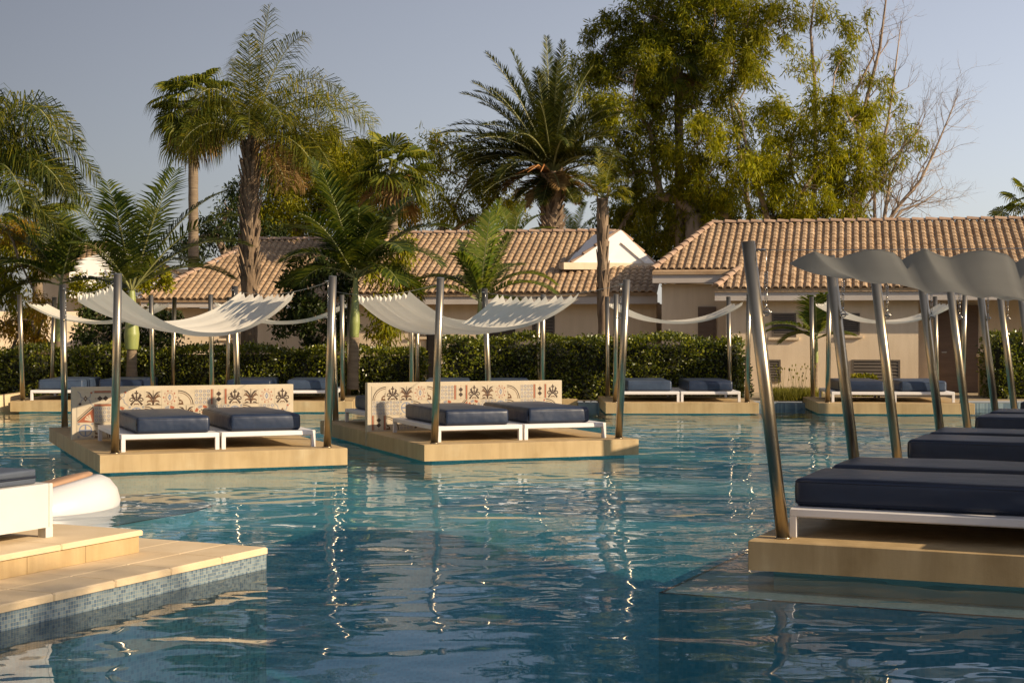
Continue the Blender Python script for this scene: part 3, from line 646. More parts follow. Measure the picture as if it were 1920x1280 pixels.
# ---- the white daybed and the round seat at the left edge
dm = Matrix.Translation((DT[0], DT[1], 0)) @ Matrix.Rotation(DR, 4, 'Z')
p = dm @ Vector((-1.04, -1.26, 0.3405))
t = thing('panel_daybed', p, 'white panelled daybed with thin grey blue mattress on the stone step', 'daybed', None, DR)
m = MB(); m.bbox((-2.2, -2.5, 0.075), (0, -0.04, 0.395), M['cream_panel'], 0.004); m.bbox((-2.2, -0.037, 0.075), (0, 0, 0.395), M['cream_panel'], 0.003); m.build('side_panel', t)
for lx, ly in ((-0.075, -0.075), (-2.2, -0.075), (-0.075, -2.5), (-2.2, -2.5)):
    m = MB(); m.box((lx, ly, 0), (lx+0.075, ly+0.075, 0.0745), M['cream_panel']); m.build('leg', t)
m = MB(); rounded_box(m, (-2.12, -2.4, 0.396), (-0.06, -0.10, 0.445), 0.02, M['navy_grey'], 0.003); ma = m.build('mattress', t)
m = MB(); rounded_box(m, (-2.12, -2.4, 0.447), (-0.06, -0.10, 0.505), 0.022, M['navy_grey'], 0.004); m.build('mattress_topper', t)
m = MB(); m.tube([(-2.1, -0.098, 0.446), (-0.075, -0.098, 0.446), (-0.058, -0.115, 0.446), (-0.058, -2.38, 0.446)], 0.006, M['piping'], 5, False); m.build('piping', ma)
# round seat: fat shell cut by a slanting seat
pc = Vector((-5.25, 16.75)); PR = 1.12
t = thing('round_pool_seat', (pc.x, pc.y, 0), 'round white pool seat with a slanting tan cushion beside the stone deck', 'pool seat')
m = MB(); nA = 48; prof = [(0.55, -0.30), (0.86, -0.22), (0.98, -0.08), (1.0, 0.05), (0.97, 0.20), (0.90, 0.34), (0.82, 0.42), (0.76, 0.45), (0.74, 0.42)]
vs = []
for (rr_, zz) in prof:
    for j in range(nA):
        a = 2*math.pi*j/nA; x, y = rr_*PR*math.cos(a), rr_*PR*math.sin(a)
        z = zz/0.45*(0.10+0.30*max(x/PR, -0.15)) if zz > 0 else zz
        vs.append((x, y, z))
fs = []
for i in range(len(prof)-1):
    for j in range(nA): a = i*nA+j; b = i*nA+(j+1) % nA; fs.append((a, b, b+nA, a+nA))
fs.append(tuple((len(prof)-1)*nA+j for j in range(nA)))
m.add(vs, fs, M['pod'], True); m.build('seat_shell', t)
m = MB(); vs = []; pr2 = [(0.735, 0.40), (0.745, 0.47), (0.71, 0.53), (0.60, 0.56), (0.3, 0.565), (0.0, 0.565)]
for (rr_, zz) in pr2:
    for j in range(nA):
        a = 2*math.pi*j/nA; x, y = rr_*PR*math.cos(a), rr_*PR*math.sin(a); vs.append((x, y, (0.10+0.30*max(x/PR, -0.15)) + (zz-0.43)*0.45))
fs = [(i*nA+j, i*nA+(j+1) % nA, (i+1)*nA+(j+1) % nA, (i+1)*nA+j) for i in range(len(pr2)-1) for j in range(nA)]
m.add(vs, fs, M['tan'], True); m.build('cushion', t)

# ================================================================ houses with barrel-tiled roofs
def tile_geo():
    prof = [(-0.098, 0.0), (-0.070, 0.002), (-0.058, 0.030), (-0.030, 0.046), (0.030, 0.046), (0.058, 0.030), (0.070, 0.002), (0.098, 0.0)]
    V = [(x, 0.0, z+0.022) for x, z in prof] + [(x*0.97, 0.36, z*0.92) for x, z in prof] + [(x, 0.0, z-0.006 if 1 < i < 6 else -0.004) for i, (x, z) in enumerate(prof)]
    Fq = [(i, i+1, i+9, i+8) for i in range(7)] + [(i+16, i+17, i+1, i) for i in range(7)]
    return np.array(V), np.array(Fq)
TV, TF = tile_geo()
TILE_ME = np_mesh('roof_tile', TV, TF, [M['tile']])
def cap_mesh():
    m = MB(); n = 7; vs = []
    for y, r, dz in ((0, 0.105, 0.03), (0.42, 0.088, 0.0)):
        for k in range(n+1): a = math.pi*k/n; vs.append((r*math.cos(a), y, r*0.8*math.sin(a)+dz-0.02))
    for k in range(n+1): a = math.pi*k/n; vs.append((0.08*math.cos(a), 0, 0.08*0.8*math.sin(a)-0.02))
    fs = [(k, k+1, k+n+2, k+n+1) for k in range(n)] + [(k+2*(n+1), k+1+2*(n+1), k+1, k) for k in range(n)]
    m.add(vs, fs, M['ridge'], False); return m.mesh('ridge_tile')
CAP_ME = cap_mesh()
class Plane:
    def __init__(s, E, phi, zE, pitch):
        s.E = Vector(E); s.a = Vector((math.cos(phi), -math.sin(phi))); s.b = Vector((math.sin(phi), math.cos(phi))); s.zE, s.p = zE, pitch; s.phi = phi
    def px(s, x, y):
        kx, k_ = (x-CX)/F, (y-HOR)/F; r = Vector((kx, 1))
        d = (EYE - s.zE + s.p*s.E.dot(s.b))/(k_ + s.p*r.dot(s.b)); P = r*d - s.E; return (P.dot(s.a), P.dot(s.b))
    def w(s, st, dz=0.0):
        P = s.E + s.a*st[0] + s.b*st[1]; return Vector((P.x, P.y, s.zE + s.p*st[1] + dz))
def inside(poly, x, y):
    c = False; n = len(poly)
    for i in range(n):
        x1, y1 = poly[i]; x2, y2 = poly[(i+1) % n]
        if (y1 > y) != (y2 > y) and x < (x2-x1)*(y-y1)/(y2-y1)+x1: c = not c
    return c
def roof(pl, poly, parent, caps, fascia, max_parts=300, fh=0.26):
    """roof deck, barrel tiles laid course by course, ridge and hip caps, white fascia boards"""
    m = MB(); n = len(poly); up = [pl.w(p, -0.01) for p in poly]; lo = [pl.w(p, -0.10) for p in poly]
    m.add(up+lo, [tuple(range(n)), tuple(range(2*n-1, n-1, -1))] + [(i, i+n, (i+1) % n+n, (i+1) % n) for i in range(n)], M['tile'])
    rf = m.build('roof', parent)
    cosp = 1/math.sqrt(1+pl.p**2)
    A3 = Vector((pl.a.x, pl.a.y, 0)); B3 = Vector((pl.b.x*cosp, pl.b.y*cosp, pl.p*cosp)); N3 = A3.cross(B3)
    s0, s1 = min(p[0] for p in poly), max(p[0] for p in poly); t0, t1 = min(p[1] for p in poly), max(p[1] for p in poly)
    cells = []; ds, dt = 0.2, 0.30*cosp
    for j in range(int((t1-t0)/dt)+1):
        for i in range(int((s1-s0)/ds)+1):
            s_, t_ = s0+0.1+i*ds, t0-0.04+j*dt
            if inside(poly, s_, t_+0.12): cells.append((s_, t_))
    def mxx(s_, t_, jit=True):
        r = random.uniform(-0.02, 0.02) if jit else 0; o = pl.w((s_, t_), 0.0) + N3*random.uniform(0.0, 0.006)
        a = A3*math.cos(r)+B3*math.sin(r); b = B3*math.cos(r)-A3*math.sin(r)
        return Matrix(((a.x, b.x, N3.x, o.x), (a.y, b.y, N3.y, o.y), (a.z, b.z, N3.z, o.z), (0, 0, 0, 1)))
    def vis(c):
        P = pl.w(c); return P.y + (1000 if not (-60 < CX+P.x/P.y*F < 1980) else 0)
    cells.sort(key=vis)
    for c in cells[:max_parts]:
        o = bpy.data.objects.new('roof_tile', TILE_ME); col.objects.link(o); o.parent = rf; o.matrix_local = mxx(*c)
    rest = cells[max_parts:]
    if rest:
        V = []; nV = len(TV)
        for c in rest: mm = np.array(mxx(*c)); V.append(TV @ mm[:3, :3].T + mm[:3, 3])
        Fq = (TF[None] + (np.arange(len(rest))*nV)[:, None, None]).reshape(-1, 4)
        o = link('roof_tiling', np_mesh('roof_tiling', np.concatenate(V), Fq, [M['tile']]), rf); o['kind'] = 'stuff'
    for (p0, p1) in caps:
        a = pl.w(p0, 0.045); b = pl.w(p1, 0.045); L = (b-a).length; nn = max(1, round(L/0.37)); d = (b-a).normalized()
        if d.z < -0.01: a, b, d = b, a, -d
        sx = d.cross(Vector((0, 0, 1))).normalized(); nz_ = sx.cross(d)
        for k_ in range(nn):
            o_ = a+d*(k_*L/nn)+Vector((0, 0, random.uniform(0, 0.006)))
            o = bpy.data.objects.new('ridge_tile', CAP_ME); col.objects.link(o); o.parent = rf
            o.matrix_local = Matrix(((sx.x, d.x, nz_.x, o_.x), (sx.y, d.y, nz_.y, o_.y), (sx.z, d.z, nz_.z, o_.z), (0, 0, 0, 1)))
    for (sa, sb, tt) in fascia:
        m = MB(); z = pl.zE + pl.p*tt
        c = [pl.E + pl.a*s_ + pl.b*(tt+dd) for s_, dd in ((sa, 0.05), (sb, 0.05), (sb, 0.10), (sa, 0.10))]
        m.add([(p.x, p.y, z-0.06-fh) for p in c]+[(p.x, p.y, z-0.055) for p in c], [(3, 2, 1, 0), (4, 5, 6, 7), (0, 1, 5, 4), (1, 2, 6, 5), (2, 3, 7, 6), (3, 0, 4, 7)], M['fascia'])
        for dd, ww, mt in ((0.102, 0.75, 'soffit'),):
            c = [pl.E + pl.a*s_ + pl.b*(tt+d2) for s_, d2 in ((sa, dd), (sb, dd), (sb, dd+ww), (sa, dd+ww))]
            m.add([(p.x, p.y, z-0.06-fh) for p in c]+[(p.x, p.y, z-0.02-fh) for p in c], [(3, 2, 1, 0), (4, 5, 6, 7), (0, 1, 5, 4), (1, 2, 6, 5), (2, 3, 7, 6), (3, 0, 4, 7)], M[mt])
        m.build('fascia_board', parent)
    return rf
def st_box(m, pl, s0, s1, t0, t1, z0, z1, mat):
    c = [pl.E + pl.a*s_ + pl.b*t_ for s_, t_ in ((s0, t0), (s1, t0), (s1, t1), (s0, t1))]
    m.add([(p.x, p.y, z0) for p in c]+[(p.x, p.y, z1) for p in c], [(3, 2, 1, 0), (4, 5, 6, 7), (0, 1, 5, 4), (1, 2, 6, 5), (2, 3, 7, 6), (3, 0, 4, 7)], mat)
def wall(pl, parent, *a, mat='plaster'):
    m = MB(); st_box(m, pl, *a, M[mat]); return m.build('wall', parent)
def px_on_wall(pl, t, x, y):
    """photo pixel to (s, z) on the upright plane t = const"""
    kx, k_ = (x-CX)/F, (y-HOR)/F; d = (t + pl.E.dot(pl.b))/Vector((kx, 1)).dot(pl.b); P = Vector((kx*d, d))-pl.E; return P.dot(pl.a), EYE-k_*d
def shutter(pl, parent, t, x0, y0, x1, y1, nsl=8, name='window', sill=True):
    s0, z1 = px_on_wall(pl, t, x0, y0); s1, z0 = px_on_wall(pl, t, x1, y1)
    m = MB(); e = 0.05
    for a in ((s0, s1, z1-e, z1), (s0, s1, z0, z0+e), (s0, s0+e, z0+e+0.002, z1-e-0.002), (s1-e, s1, z0+e+0.002, z1-e-0.002)): st_box(m, pl, a[0], a[1], t-0.03, t+0.02, a[2], a[3], M['shutter'])
    st_box(m, pl, s0+e, s1-e, t-0.004, t+0.01, z0+e, z1-e, M['dark'])
    wd = m.build(name, parent)
    h = (z1-z0-2*e)/nsl
    for k_ in range(nsl):
        m = MB(); zz = z0+e+k_*h
        c = [pl.E + pl.a*s_ + pl.b*t_ for s_, t_ in ((s0+e+0.002, t-0.026), (s1-e-0.002, t-0.026), (s1-e-0.002, t-0.008), (s0+e+0.002, t-0.008))]
        zl = [zz+0.006, zz+0.006, zz+h*0.55, zz+h*0.55]
        m.add([(p.x, p.y, z) for p, z in zip(c, zl)]+[(p.x, p.y, z+h*0.32) for p, z in zip(c, zl)], [(3, 2, 1, 0), (4, 5, 6, 7), (0, 1, 5, 4), (1, 2, 6, 5), (2, 3, 7, 6), (3, 0, 4, 7)], M['shutter'])
        m.build('slat', wd)
    if sill:
        m = MB(); st_box(m, pl, s0-0.08, s1+0.08, t-0.07, t+0.01, z0-0.07, z0-0.004, M['plaster']); m.build('window_sill', parent)
    return wd

# house on the right
b2 = thing('house', (5.2, 41.0, 0.16), 'sand coloured bungalow with two shuttered windows and a wide tiled roof', 'house')
b2.location = (0, 0, 0)
P2 = Plane((5.2, 41.0), R(12), 2.84, 0.392)
ul, rl, fl, il = P2.px(1223, 508), P2.px(1335, 421), P2.px(1340, 539.6), P2.px(1384, 503)
tR = rl[1]
poly2 = [(fl[0], 0), (12.5, 0), (12.5, tR), rl, ul, (il[0], ul[1])]
roof(P2, poly2, b2, [((fl[0]+0.02, 0.0), (il[0], ul[1])), (ul, rl), (rl, (12.5, tR))], [(fl[0], 12.5, 0), (ul[0], il[0]-0.0, ul[1])])
zt = 2.55
s_c, _ = px_on_wall(P2, 0.5, 1722, 600)
wall(P2, b2, fl[0]+0.25, s_c, 0.5, 6.0, 0.1, zt)
wall(P2, b2, ul[0]+0.2, fl[0]+0.249, ul[1]+0.45, 6.0, 0.1, zt+0.45)
wall(P2, b2, s_c+0.001, 12.3, 1.7, 6.0, 0.1, zt)
shutter(P2, b2, 0.5, 1447, 587, 1493, 632); shutter(P2, b2, 0.5, 1576, 587, 1612, 628)
shutter(P2, b2, 0.5, 1436, 674, 1464, 716, 7, 'louvre_cover', False); shutter(P2, b2, 0.5, 1597, 674, 1688, 725, 7, 'louvre_cover', False)
def door(pl, parent, t, x0, x1, ytop, handle=True, mat='brown_door'):
    s0, z1 = px_on_wall(pl, t, x0, ytop); s1, _ = px_on_wall(pl, t, x1, ytop)
    m = MB(); st_box(m, pl, s0, s1, t-0.05, t+0.02, 0.16, z1, M[mat]); d = m.build('door', parent)
    for a in np.linspace(0.08, 0.92, 9)[:-1]:
        m = MB(); z = 0.16+(z1-0.16)*a; st_box(m, pl, s0+0.06, s1-0.06, t-0.062, t-0.0505, z, z+(z1-0.16)*0.098, M[mat]); m.build('door_panel', d)
    if handle:
        m = MB(); st_box(m, pl, s0+0.10, s0+0.22, t-0.10, t-0.063, 1.18, 1.21, M['chrome']); m.build('handle', d)
    return d
door(P2, b2, 1.7, 1758, 1834, 572)
door(P2, b2, ul[1]+0.45, 1309, 1343, 575, False)
# pillar beside the door: stacked blocks
s0, _ = px_on_wall(P2, 0.6, 1829, 680)
pil = thing('stone_pillar', (0, 0, 0), 'short pillar of pale stone blocks beside the brown door', 'pillar')
for k_ in range(4):
    m = MB(); st_box(m, P2, s0, s0+0.36, -0.6, -0.24, 0.16+k_*0.24, 0.16+k_*0.24+0.236, M['stone']); m.build('stone_block', pil)
m = MB(); st_box(m, P2, s0-0.04, s0+0.40, -0.64, -0.20, 0.16+0.96, 0.16+1.02, M['stone_top']); m.build('cap_stone', pil)

# house in the middle: wing with the white gable
b1 = thing('house', (0, 0, 0), 'long tiled bungalow wing with a white plaster gable standing on its roof', 'house')
P1 = Plane((4.01, 43.9), R(10), 2.80, 0.392)
er, gr_, gl_, gb, ap = P1.px(1231, 547.5), P1.px(1231, 503), P1.px(1056, 504), P1.px(1078, 496), P1.px(1152, 436)
L1 = P1.px(645, 550)[0]
poly1 = [(L1, 0), (er[0], 0), (er[0], gr_[1]), (gl_[0], gl_[1]), gb, ap, (L1, ap[1])]
roof(P1, poly1, b1, [((L1, ap[1]), ap), (gb, ap)], [(L1, er[0]+0.02, 0)])
wall(P1, b1, L1+0.2, er[0]-0.05, 0.55, 6.0, 0.1, 2.5)
# gable
mid_ = P1.w(((gl_[0]+gr_[0])/2, gr_[1]+0.1)); zb = P1.zE + P1.p*(gr_[1]+0.02); PG = Plane((mid_.x, mid_.y), R(-14), zb, 0.392); gt = 0.0
s0, _ = px_on_wall(PG, gt, 1074, 495); s1, _ = px_on_wall(PG, gt, 1227, 495); sa, za = px_on_wall(PG, gt, 1164, 431)
def tri(m, pl, pts, t0, t1, mat):
    n = len(pts); f_ = [pl.E + pl.a*s_ + pl.b*t0 for s_, z in pts]; b_ = [pl.E + pl.a*s_ + pl.b*t1 for s_, z in pts]
    vs = [(p.x, p.y, z) for p, (s_, z) in zip(f_, pts)] + [(p.x, p.y, z) for p, (s_, z) in zip(b_, pts)]
    m.add(vs, [tuple(range(n)), tuple(range(2*n-1, n-1, -1))] + [(i, i+n, (i+1) % n+n, (i+1) % n) for i in range(n)], mat)
zb2 = zb+0.16
m = MB(); tri(m, PG, [(s0, zb2), (s1, zb2), (sa, za)], gt+0.06, gt+3.2, M['gable'])
gbw = m.build('gable', b1)
m = MB(); e0, e1, ea = s0+(sa-s0)*0.42+0.28, s1-(s1-sa)*0.28, za-0.36
tri(m, PG, [(s0, zb2), (e0, zb2), (sa, ea), (e1, zb2), (s1, zb2), (sa, za)], gt+0.0, gt+0.058, M['gable']); m.build('gable_band', gbw)
m = MB(); st_box(m, PG, px_on_wall(PG, gt, 1055, 500)[0], s1+0.02, gt-0.12, gt+0.4, zb-0.04, zb2-0.002, M['plaster']); m.build('gable_ledge', gbw)
for (pa, pb) in (((s1+0.03, zb2), (sa, za+0.02)), ((s0, zb2+0.0), (sa, za+0.02))):
    d = Vector((pb[0]-pa[0], pb[1]-pa[1])); L = d.length; n_ = int(L/0.36)
    for k_ in range(n_):
        q0 = Vector(pa)+d*(k_/n_); P = PG.E+PG.a*q0.x+PG.b*(gt+0.12); D = Vector((PG.a.x*d.x, PG.a.y*d.x, d.y)).normalized(); S = Vector((PG.b.x, PG.b.y, 0)); Z = D.cross(S); 
        if Z.z < 0: Z = -Z; S = -S
        X = D.cross(Z)
        o = bpy.data.objects.new('ridge_tile', CAP_ME); col.objects.link(o); o.parent = gbw
        o.matrix_local = Matrix(((X.x, D.x, Z.x, P.x), (X.y, D.y, Z.y, P.y), (X.z, D.z, Z.z, q0.y-0.02), (0, 0, 0, 1)))
# openings of the middle house
door(P1, b1, 0.55, 912, 966, 588, False, 'dark')
shutter(P1, b1, 0.55, 998, 582, 1040, 632, 7)
shutter(P1, b1, 0.55, 772, 590, 795, 631, 6)
door(P1, b1, 0.55, 800, 826, 600, False, 'dark')

# wing with the hipped end, further left
bl = thing('house', (0, 0, 0), 'low bungalow wing whose hipped tile roof slopes down behind the palms', 'house')
PL = Plane((-7.84, 49.0), R(4), 2.70, 0.392)
h0, h1 = PL.px(262, 562), PL.px(488, 451)
sr = PL.px(640, 560)[0]
roof(PL, [(h0[0], 0), (sr, 0), (sr, h1[1]), h1], bl, [((h0[0], 0.02), h1), (h1, (sr, h1[1]))], [(h0[0], sr, 0)], fh=0.2)
wall(PL, bl, h0[0]+0.5, sr-0.1, 0.6, 5.0, 0.1, 2.42)
shutter(PL, bl, 0.6, 415, 590, 449, 634, 7)
# far house at the left with a white gable
b0 = thing('house', (0, 0, 0), 'far bungalow with a small tile roof behind a white gable', 'house')
P0 = Plane(tuple(pd(60, 490, 60).xy), R(-12), 4.28, 0.36)
r0, r1, r2, r3 = P0.px(60, 492), P0.px(64, 459), P0.px(216, 458), P0.px(216, 492)
roof(P0, [r0, r3, r2, r1], b0, [(r1, r2)], [(r0[0], r3[0], 0)], 150)
wall(P0, b0, r0[0], r3[0]+2.9, 0.5, 4.0, 0.1, 4.05)
m = MB(); t_ = -0.8
g0, g1, ga = px_on_wall(P0, t_, 130, 493), px_on_wall(P0, t_, 345, 523), px_on_wall(P0, t_, 236, 461)
tri(m, P0, [(g0[0], 2.9), (g1[0], 2.9), g1, ga, g0], t_, t_+3.5, M['gable']); gg = m.build('gable', b0)
m = MB(); tri(m, P0, [(ga[0]-0.1, ga[1]+0.02), (ga[0]+0.1, ga[1]+0.1), (g1[0]+0.1, g1[1]+0.1), (g1[0]+0.1, g1[1]-0.02), ga], t_-0.06, t_+0.05, M['tile']); m.build('verge_tiles', gg)
lowm = MB(); st_box(lowm, P0, -6, g1[0]+2, -6.6, -6.3, 0.1, 2.35, M['plaster'])
o = lowm.build('garden_wall'); tag(o, 'long shaded garden wall behind the yellowing bush', 'wall')
p0, p1 = at(22, 720, 0.2), at(92, 720, 0.2); 
pw_ = pd(22, 655, 41); pw2 = pd(92, 655, 41)
m = MB(); m.bbox((pw_.x, 40.8, 0.16), (pw2.x, 41.3, pw_.z), M['stone'], 0.01); o = m.build('planter'); tag(o, 'low pale stone planter behind the clipped hedge', 'planter')
m = MB(); c0, c1 = at(-30, 778, 0), at(17, 770, 0); m.bbox((c0.x, c0.y-0.3, -0.5), (c1.x, c0.y+2.5, 0.38), M['stone_top'], 0.02); o = m.build('stone_block'); tag(o, 'pink beige stone block at the pool edge beside the far leftmost platform', 'stone block')

# ================================================================ unseen buildings added for what the steel poles mirror
m = MB(); m.box((-46, -8, 0.1), (-38, 34, 6.5), M['plaster']); hh = thing('house', (0, 0, 0), 'long hotel wing added beside the pool, unseen, for gold reflections in the poles', 'house')
hh2 = m.build('wall', hh); m = MB(); m.box((-47, -9, 6.502), (-37.4, 35, 6.9), M['tile']); m.build('roof', hh)
m = MB(); m.box((-30, -34, 0.1), (30, -26, 13.0), M['plaster']); hh = thing('house', (0, 0, 0), 'hotel block added behind the photographer, unseen, to keep bright sky off the poles', 'house')
m.build('wall', hh); m = MB(); m.box((-31, -35, 13.002), (31, -25.4, 13.4), M['tile']); m.build('roof', hh)
# ================================================================ foliage
def norm(v): return v/np.maximum(np.linalg.norm(v, axis=-1, keepdims=True), 1e-9)
def frond_arrays(L, d0, bend, nl=46, ll=0.5, width=0.035, vee=0.3, droop=0.6, fwd=0.7, plum=0.0, rad=0.018, rs=None, start=0.14, gb=1.4):
    """feather frond: arching stem with two ranks of narrow leaflets; returns V, F (triangles), material index"""
    rs = rs or rng; n = 16; d0 = np.array(d0, float); d0 /= np.linalg.norm(d0); P = [np.zeros(3)]; D = []
    for k in range(n+1):
        t = k/n; d = d0 + np.array([0, 0, -1.0])*bend*t**gb; d /= np.linalg.norm(d); D.append(d)
        if k < n: P.append(P[-1]+d*L/n)
    P = np.array(P); D = np.array(D)
    side = np.cross(D, [0, 0, 1.0]); 
    ref = np.cross(d0, [0, 0, 1.0]); ref = ref if np.linalg.norm(ref) > 0.05 else np.array([1.0, 0, 0]); ref /= np.linalg.norm(ref)
    side = np.where(np.linalg.norm(side, axis=1, keepdims=True) < 0.1, ref, norm(side)); side = norm(side*1.0 + ref*0.6)
    Nn = norm(np.cross(side, D))
    ts = np.linspace(start, 0.995, nl); ts = np.repeat(ts, 2) + rs.uniform(-0.006, 0.006, nl*2); ts = np.clip(ts, 0, 1); sg = np.tile([1.0, -1.0], nl)
    x = ts*n; i0 = np.minimum(x.astype(int), n-1); fr = (x-i0)[:, None]
    pos = P[i0]*(1-fr)+P[i0+1]*fr; dd = norm(D[i0]*(1-fr)+D[i0+1]*fr); ss = norm(side[i0]*(1-fr)+side[i0+1]*fr); nn = norm(np.cross(ss, dd))
    u = (ts-start)/(1-start); le = ll*np.clip(np.sin(np.pi*(0.14+0.80*u)), 0.1, 1)**0.75*rs.uniform(0.85, 1.1, nl*2)
    v = vee + plum*rs.uniform(-1, 1, nl*2); f = fwd*(0.6+0.9*u)+rs.uniform(-0.1, 0.1, nl*2)
    dr = norm(ss*sg[:, None] + dd*f[:, None] + nn*v[:, None])
    dg = droop*rs.uniform(0.6, 1.4, nl*2)
    m1 = pos + dr*(le*0.5)[:, None]; d2 = norm(dr + np.array([0, 0, -1.0])*dg[:, None]); tip = m1 + d2*(le*0.5)[:, None]
    wv = norm(dd - dr*np.sum(dd*dr, axis=1, keepdims=True))*width/2
    wv2 = wv*1.0
    V = np.stack([pos-wv*0.5, pos+wv*0.5, m1+wv2, m1-wv2, tip], 1).reshape(-1, 3); k_ = np.arange(nl*2)*5
    Fx = np.concatenate([np.stack([k_, k_+1, k_+2], 1), np.stack([k_, k_+2, k_+3], 1), np.stack([k_+3, k_+2, k_+4], 1)])
    mi = np.zeros(len(Fx), int)
    # stem
    RV = []; 
    for k in range(n+1):
        r = rad*(1-0.8*k/n)
        for a in (0, 2.1, 4.2): RV.append(P[k]+(side[k]*math.cos(a)+Nn[k]*math.sin(a))*r)
    b = len(V); RF = []
    for k in range(n):
        for j in range(3):
            q0, q1 = b+k*3+j, b+k*3+(j+1) % 3; RF += [(q0, q1, q1+3), (q0, q1+3, q0+3)]
    return np.concatenate([V, np.array(RV)]), np.concatenate([Fx, np.array(RF)]), np.concatenate([mi, np.ones(len(RF), int)])
def fan_arrays(L, d0, bend, R_=0.6, nseg=26, rs=None, droop=0.5):
    rs = rs or rng; d0 = np.array(d0, float); d0 /= np.linalg.norm(d0); n = 6; P = [np.zeros(3)]; D = []
    for k in range(n+1):
        t = k/n; d = d0+np.array([0, 0, -1.0])*bend*t**1.5; d /= np.linalg.norm(d); D.append(d)
        if k < n: P.append(P[-1]+d*L/n)
    P = np.array(P); d = D[-1]; s = np.cross(d, [0, 0, 1.0]); s = s/np.linalg.norm(s) if np.linalg.norm(s) > 0.05 else np.array([1.0, 0, 0]); nn = np.cross(s, d)
    tw = rs.uniform(-0.5, 0.5); s, nn = s*math.cos(tw)+nn*math.sin(tw), nn*math.cos(tw)-s*math.sin(tw)
    V = []; Fx = []
    for k in range(nseg):
        a = R(-125+250*(k+0.5)/nseg); w_ = R(250/nseg)*0.46; rr_ = R_*(0.72+0.28*math.cos(a*0.7))*rs.uniform(0.92, 1.05)
        c = P[-1]; b = len(V)
        def pt(an, r, z): return c + (d*math.cos(an)+s*math.sin(an))*r + nn*z
        fold = 0.03*R_*(1 if k % 2 else -1)
        V += [c, pt(a-w_, rr_*0.55, fold), pt(a+w_, rr_*0.55, -fold)]
        e = pt(a, rr_*0.80, 0.0)+np.array([0, 0, -droop*rr_*0.06]); V += [e+s*0.0+(pt(a+w_*0.5, rr_*0.8, 0)-pt(a-w_*0.5, rr_*0.8, 0))*0.5, e-(pt(a+w_*0.5, rr_*0.8, 0)-pt(a-w_*0.5, rr_*0.8, 0))*0.5]
        V.append(pt(a, rr_*0.97, 0)+np.array([0, 0, -droop*rr_*rs.uniform(0.2, 0.5)]))
        Fx += [(b, b+1, b+2), (b+1, b+4, b+3), (b+1, b+3, b+2), (b+4, b+5, b+3)]
    mi = [0]*len(Fx); b = len(V)
    for k in range(n+1):
        for a in (0, 2.1, 4.2): V.append(P[k]+(s*math.cos(a)+nn*math.sin(a))*0.014)
    for k in range(n):
        for j in range(3):
            q0, q1 = b+k*3+j, b+k*3+(j+1) % 3; Fx += [(q0, q1, q1+3), (q0, q1+3, q0+3)]; mi += [1, 1]
    return np.array(V), np.array(Fx), np.array(mi)
def dirv(az, el):
    a, e = R(az), R(el); return (math.cos(a)*math.cos(e), math.sin(a)*math.cos(e), math.sin(e))
def trunk_mesh(pts, rads, mat, n=12, ring=0.0, rough=0.0, seed=0, name='trunk'):
    """trunk along control points, finely divided; ring gives leaf-scar steps, rough gives a ragged outline"""
    rr = np.random.default_rng(seed); P = [Vector(p) for p in pts]; out = []; rad = []
    seg = 14
    for i in range(len(P)-1):
        for k in range(seg):
            t = k/seg; p0 = P[max(i-1, 0)]; p1 = P[i]; p2 = P[i+1]; p3 = P[min(i+2, len(P)-1)]
            out.append(0.5*((2*p1)+(p2-p0)*t+(2*p0-5*p1+4*p2-p3)*t*t+(3*p1-p0-3*p2+p3)*t**3)); rad.append(rads[i]*(1-t)+rads[i+1]*t)
    out.append(P[-1]); rad.append(rads[-1])
    if ring: rad = [r*(1+ring*(0.5 if k % 2 else -0.5)) for k, r in enumerate(rad)]
    m = MB(); m.tube(out, rad, M[mat], n)
    if rough:
        vs = np.array(m.v); c = np.repeat(np.array([tuple(o) for o in out]), n, 0); k_ = len(c)
        f_ = 1+rough*(rr.uniform(-1, 1, k_)*0.6 + np.tile(rr.uniform(-1, 1, n), len(out))*0.7)
        vs[:k_] = c+(vs[:k_]-c)*f_[:, None]; m.v = [tuple(v) for v in vs]
    return m.mesh(name)
def boots(pts, rad, n, mat, ln=0.22, seed=0, out=0.5, wd=0.09):
    """old leaf bases sticking up and out around a palm trunk"""
    rr = np.random.default_rng(seed); P = [np.array(p) for p in pts]; V = []; Fx = []
    for k in range(n):
        t = k/n*(len(P)-1); i = min(int(t), len(P)-2); f_ = t-i; c = P[i]*(1-f_)+P[i+1]*f_; r = rad[i]*(1-f_)+rad[i+1]*f_
        a = k*2.399+rr.uniform(-0.2, 0.2); o_ = np.array([math.cos(a), math.sin(a), 0]); s = np.array([-math.sin(a), math.cos(a), 0]); w_ = wd*rr.uniform(0.7, 1.2); l = ln*rr.uniform(0.6, 1.3)
        b0_ = c+o_*r*0.85; tip = c+o_*(r+l*out)+np.array([0, 0, l]); b = len(V); th = o_*0.03
        V += [b0_-s*w_, b0_+s*w_, tip+s*w_*0.35, tip-s*w_*0.35, b0_-s*w_-np.array([0, 0, 0.06])+th, b0_+s*w_-np.array([0, 0, 0.06])+th, tip+s*w_*0.3+th*0.6, tip-s*w_*0.3+th*0.6]
        Fx += [(b, b+1, b+2, b+3), (b+7, b+6, b+5, b+4), (b, b+3, b+7, b+4), (b+1, b+5, b+6, b+2), (b+3, b+2, b+6, b+7), (b, b+4, b+5, b+1)]
    return np_mesh('leaf_base', np.array(V), np.array(Fx), [M[mat]])
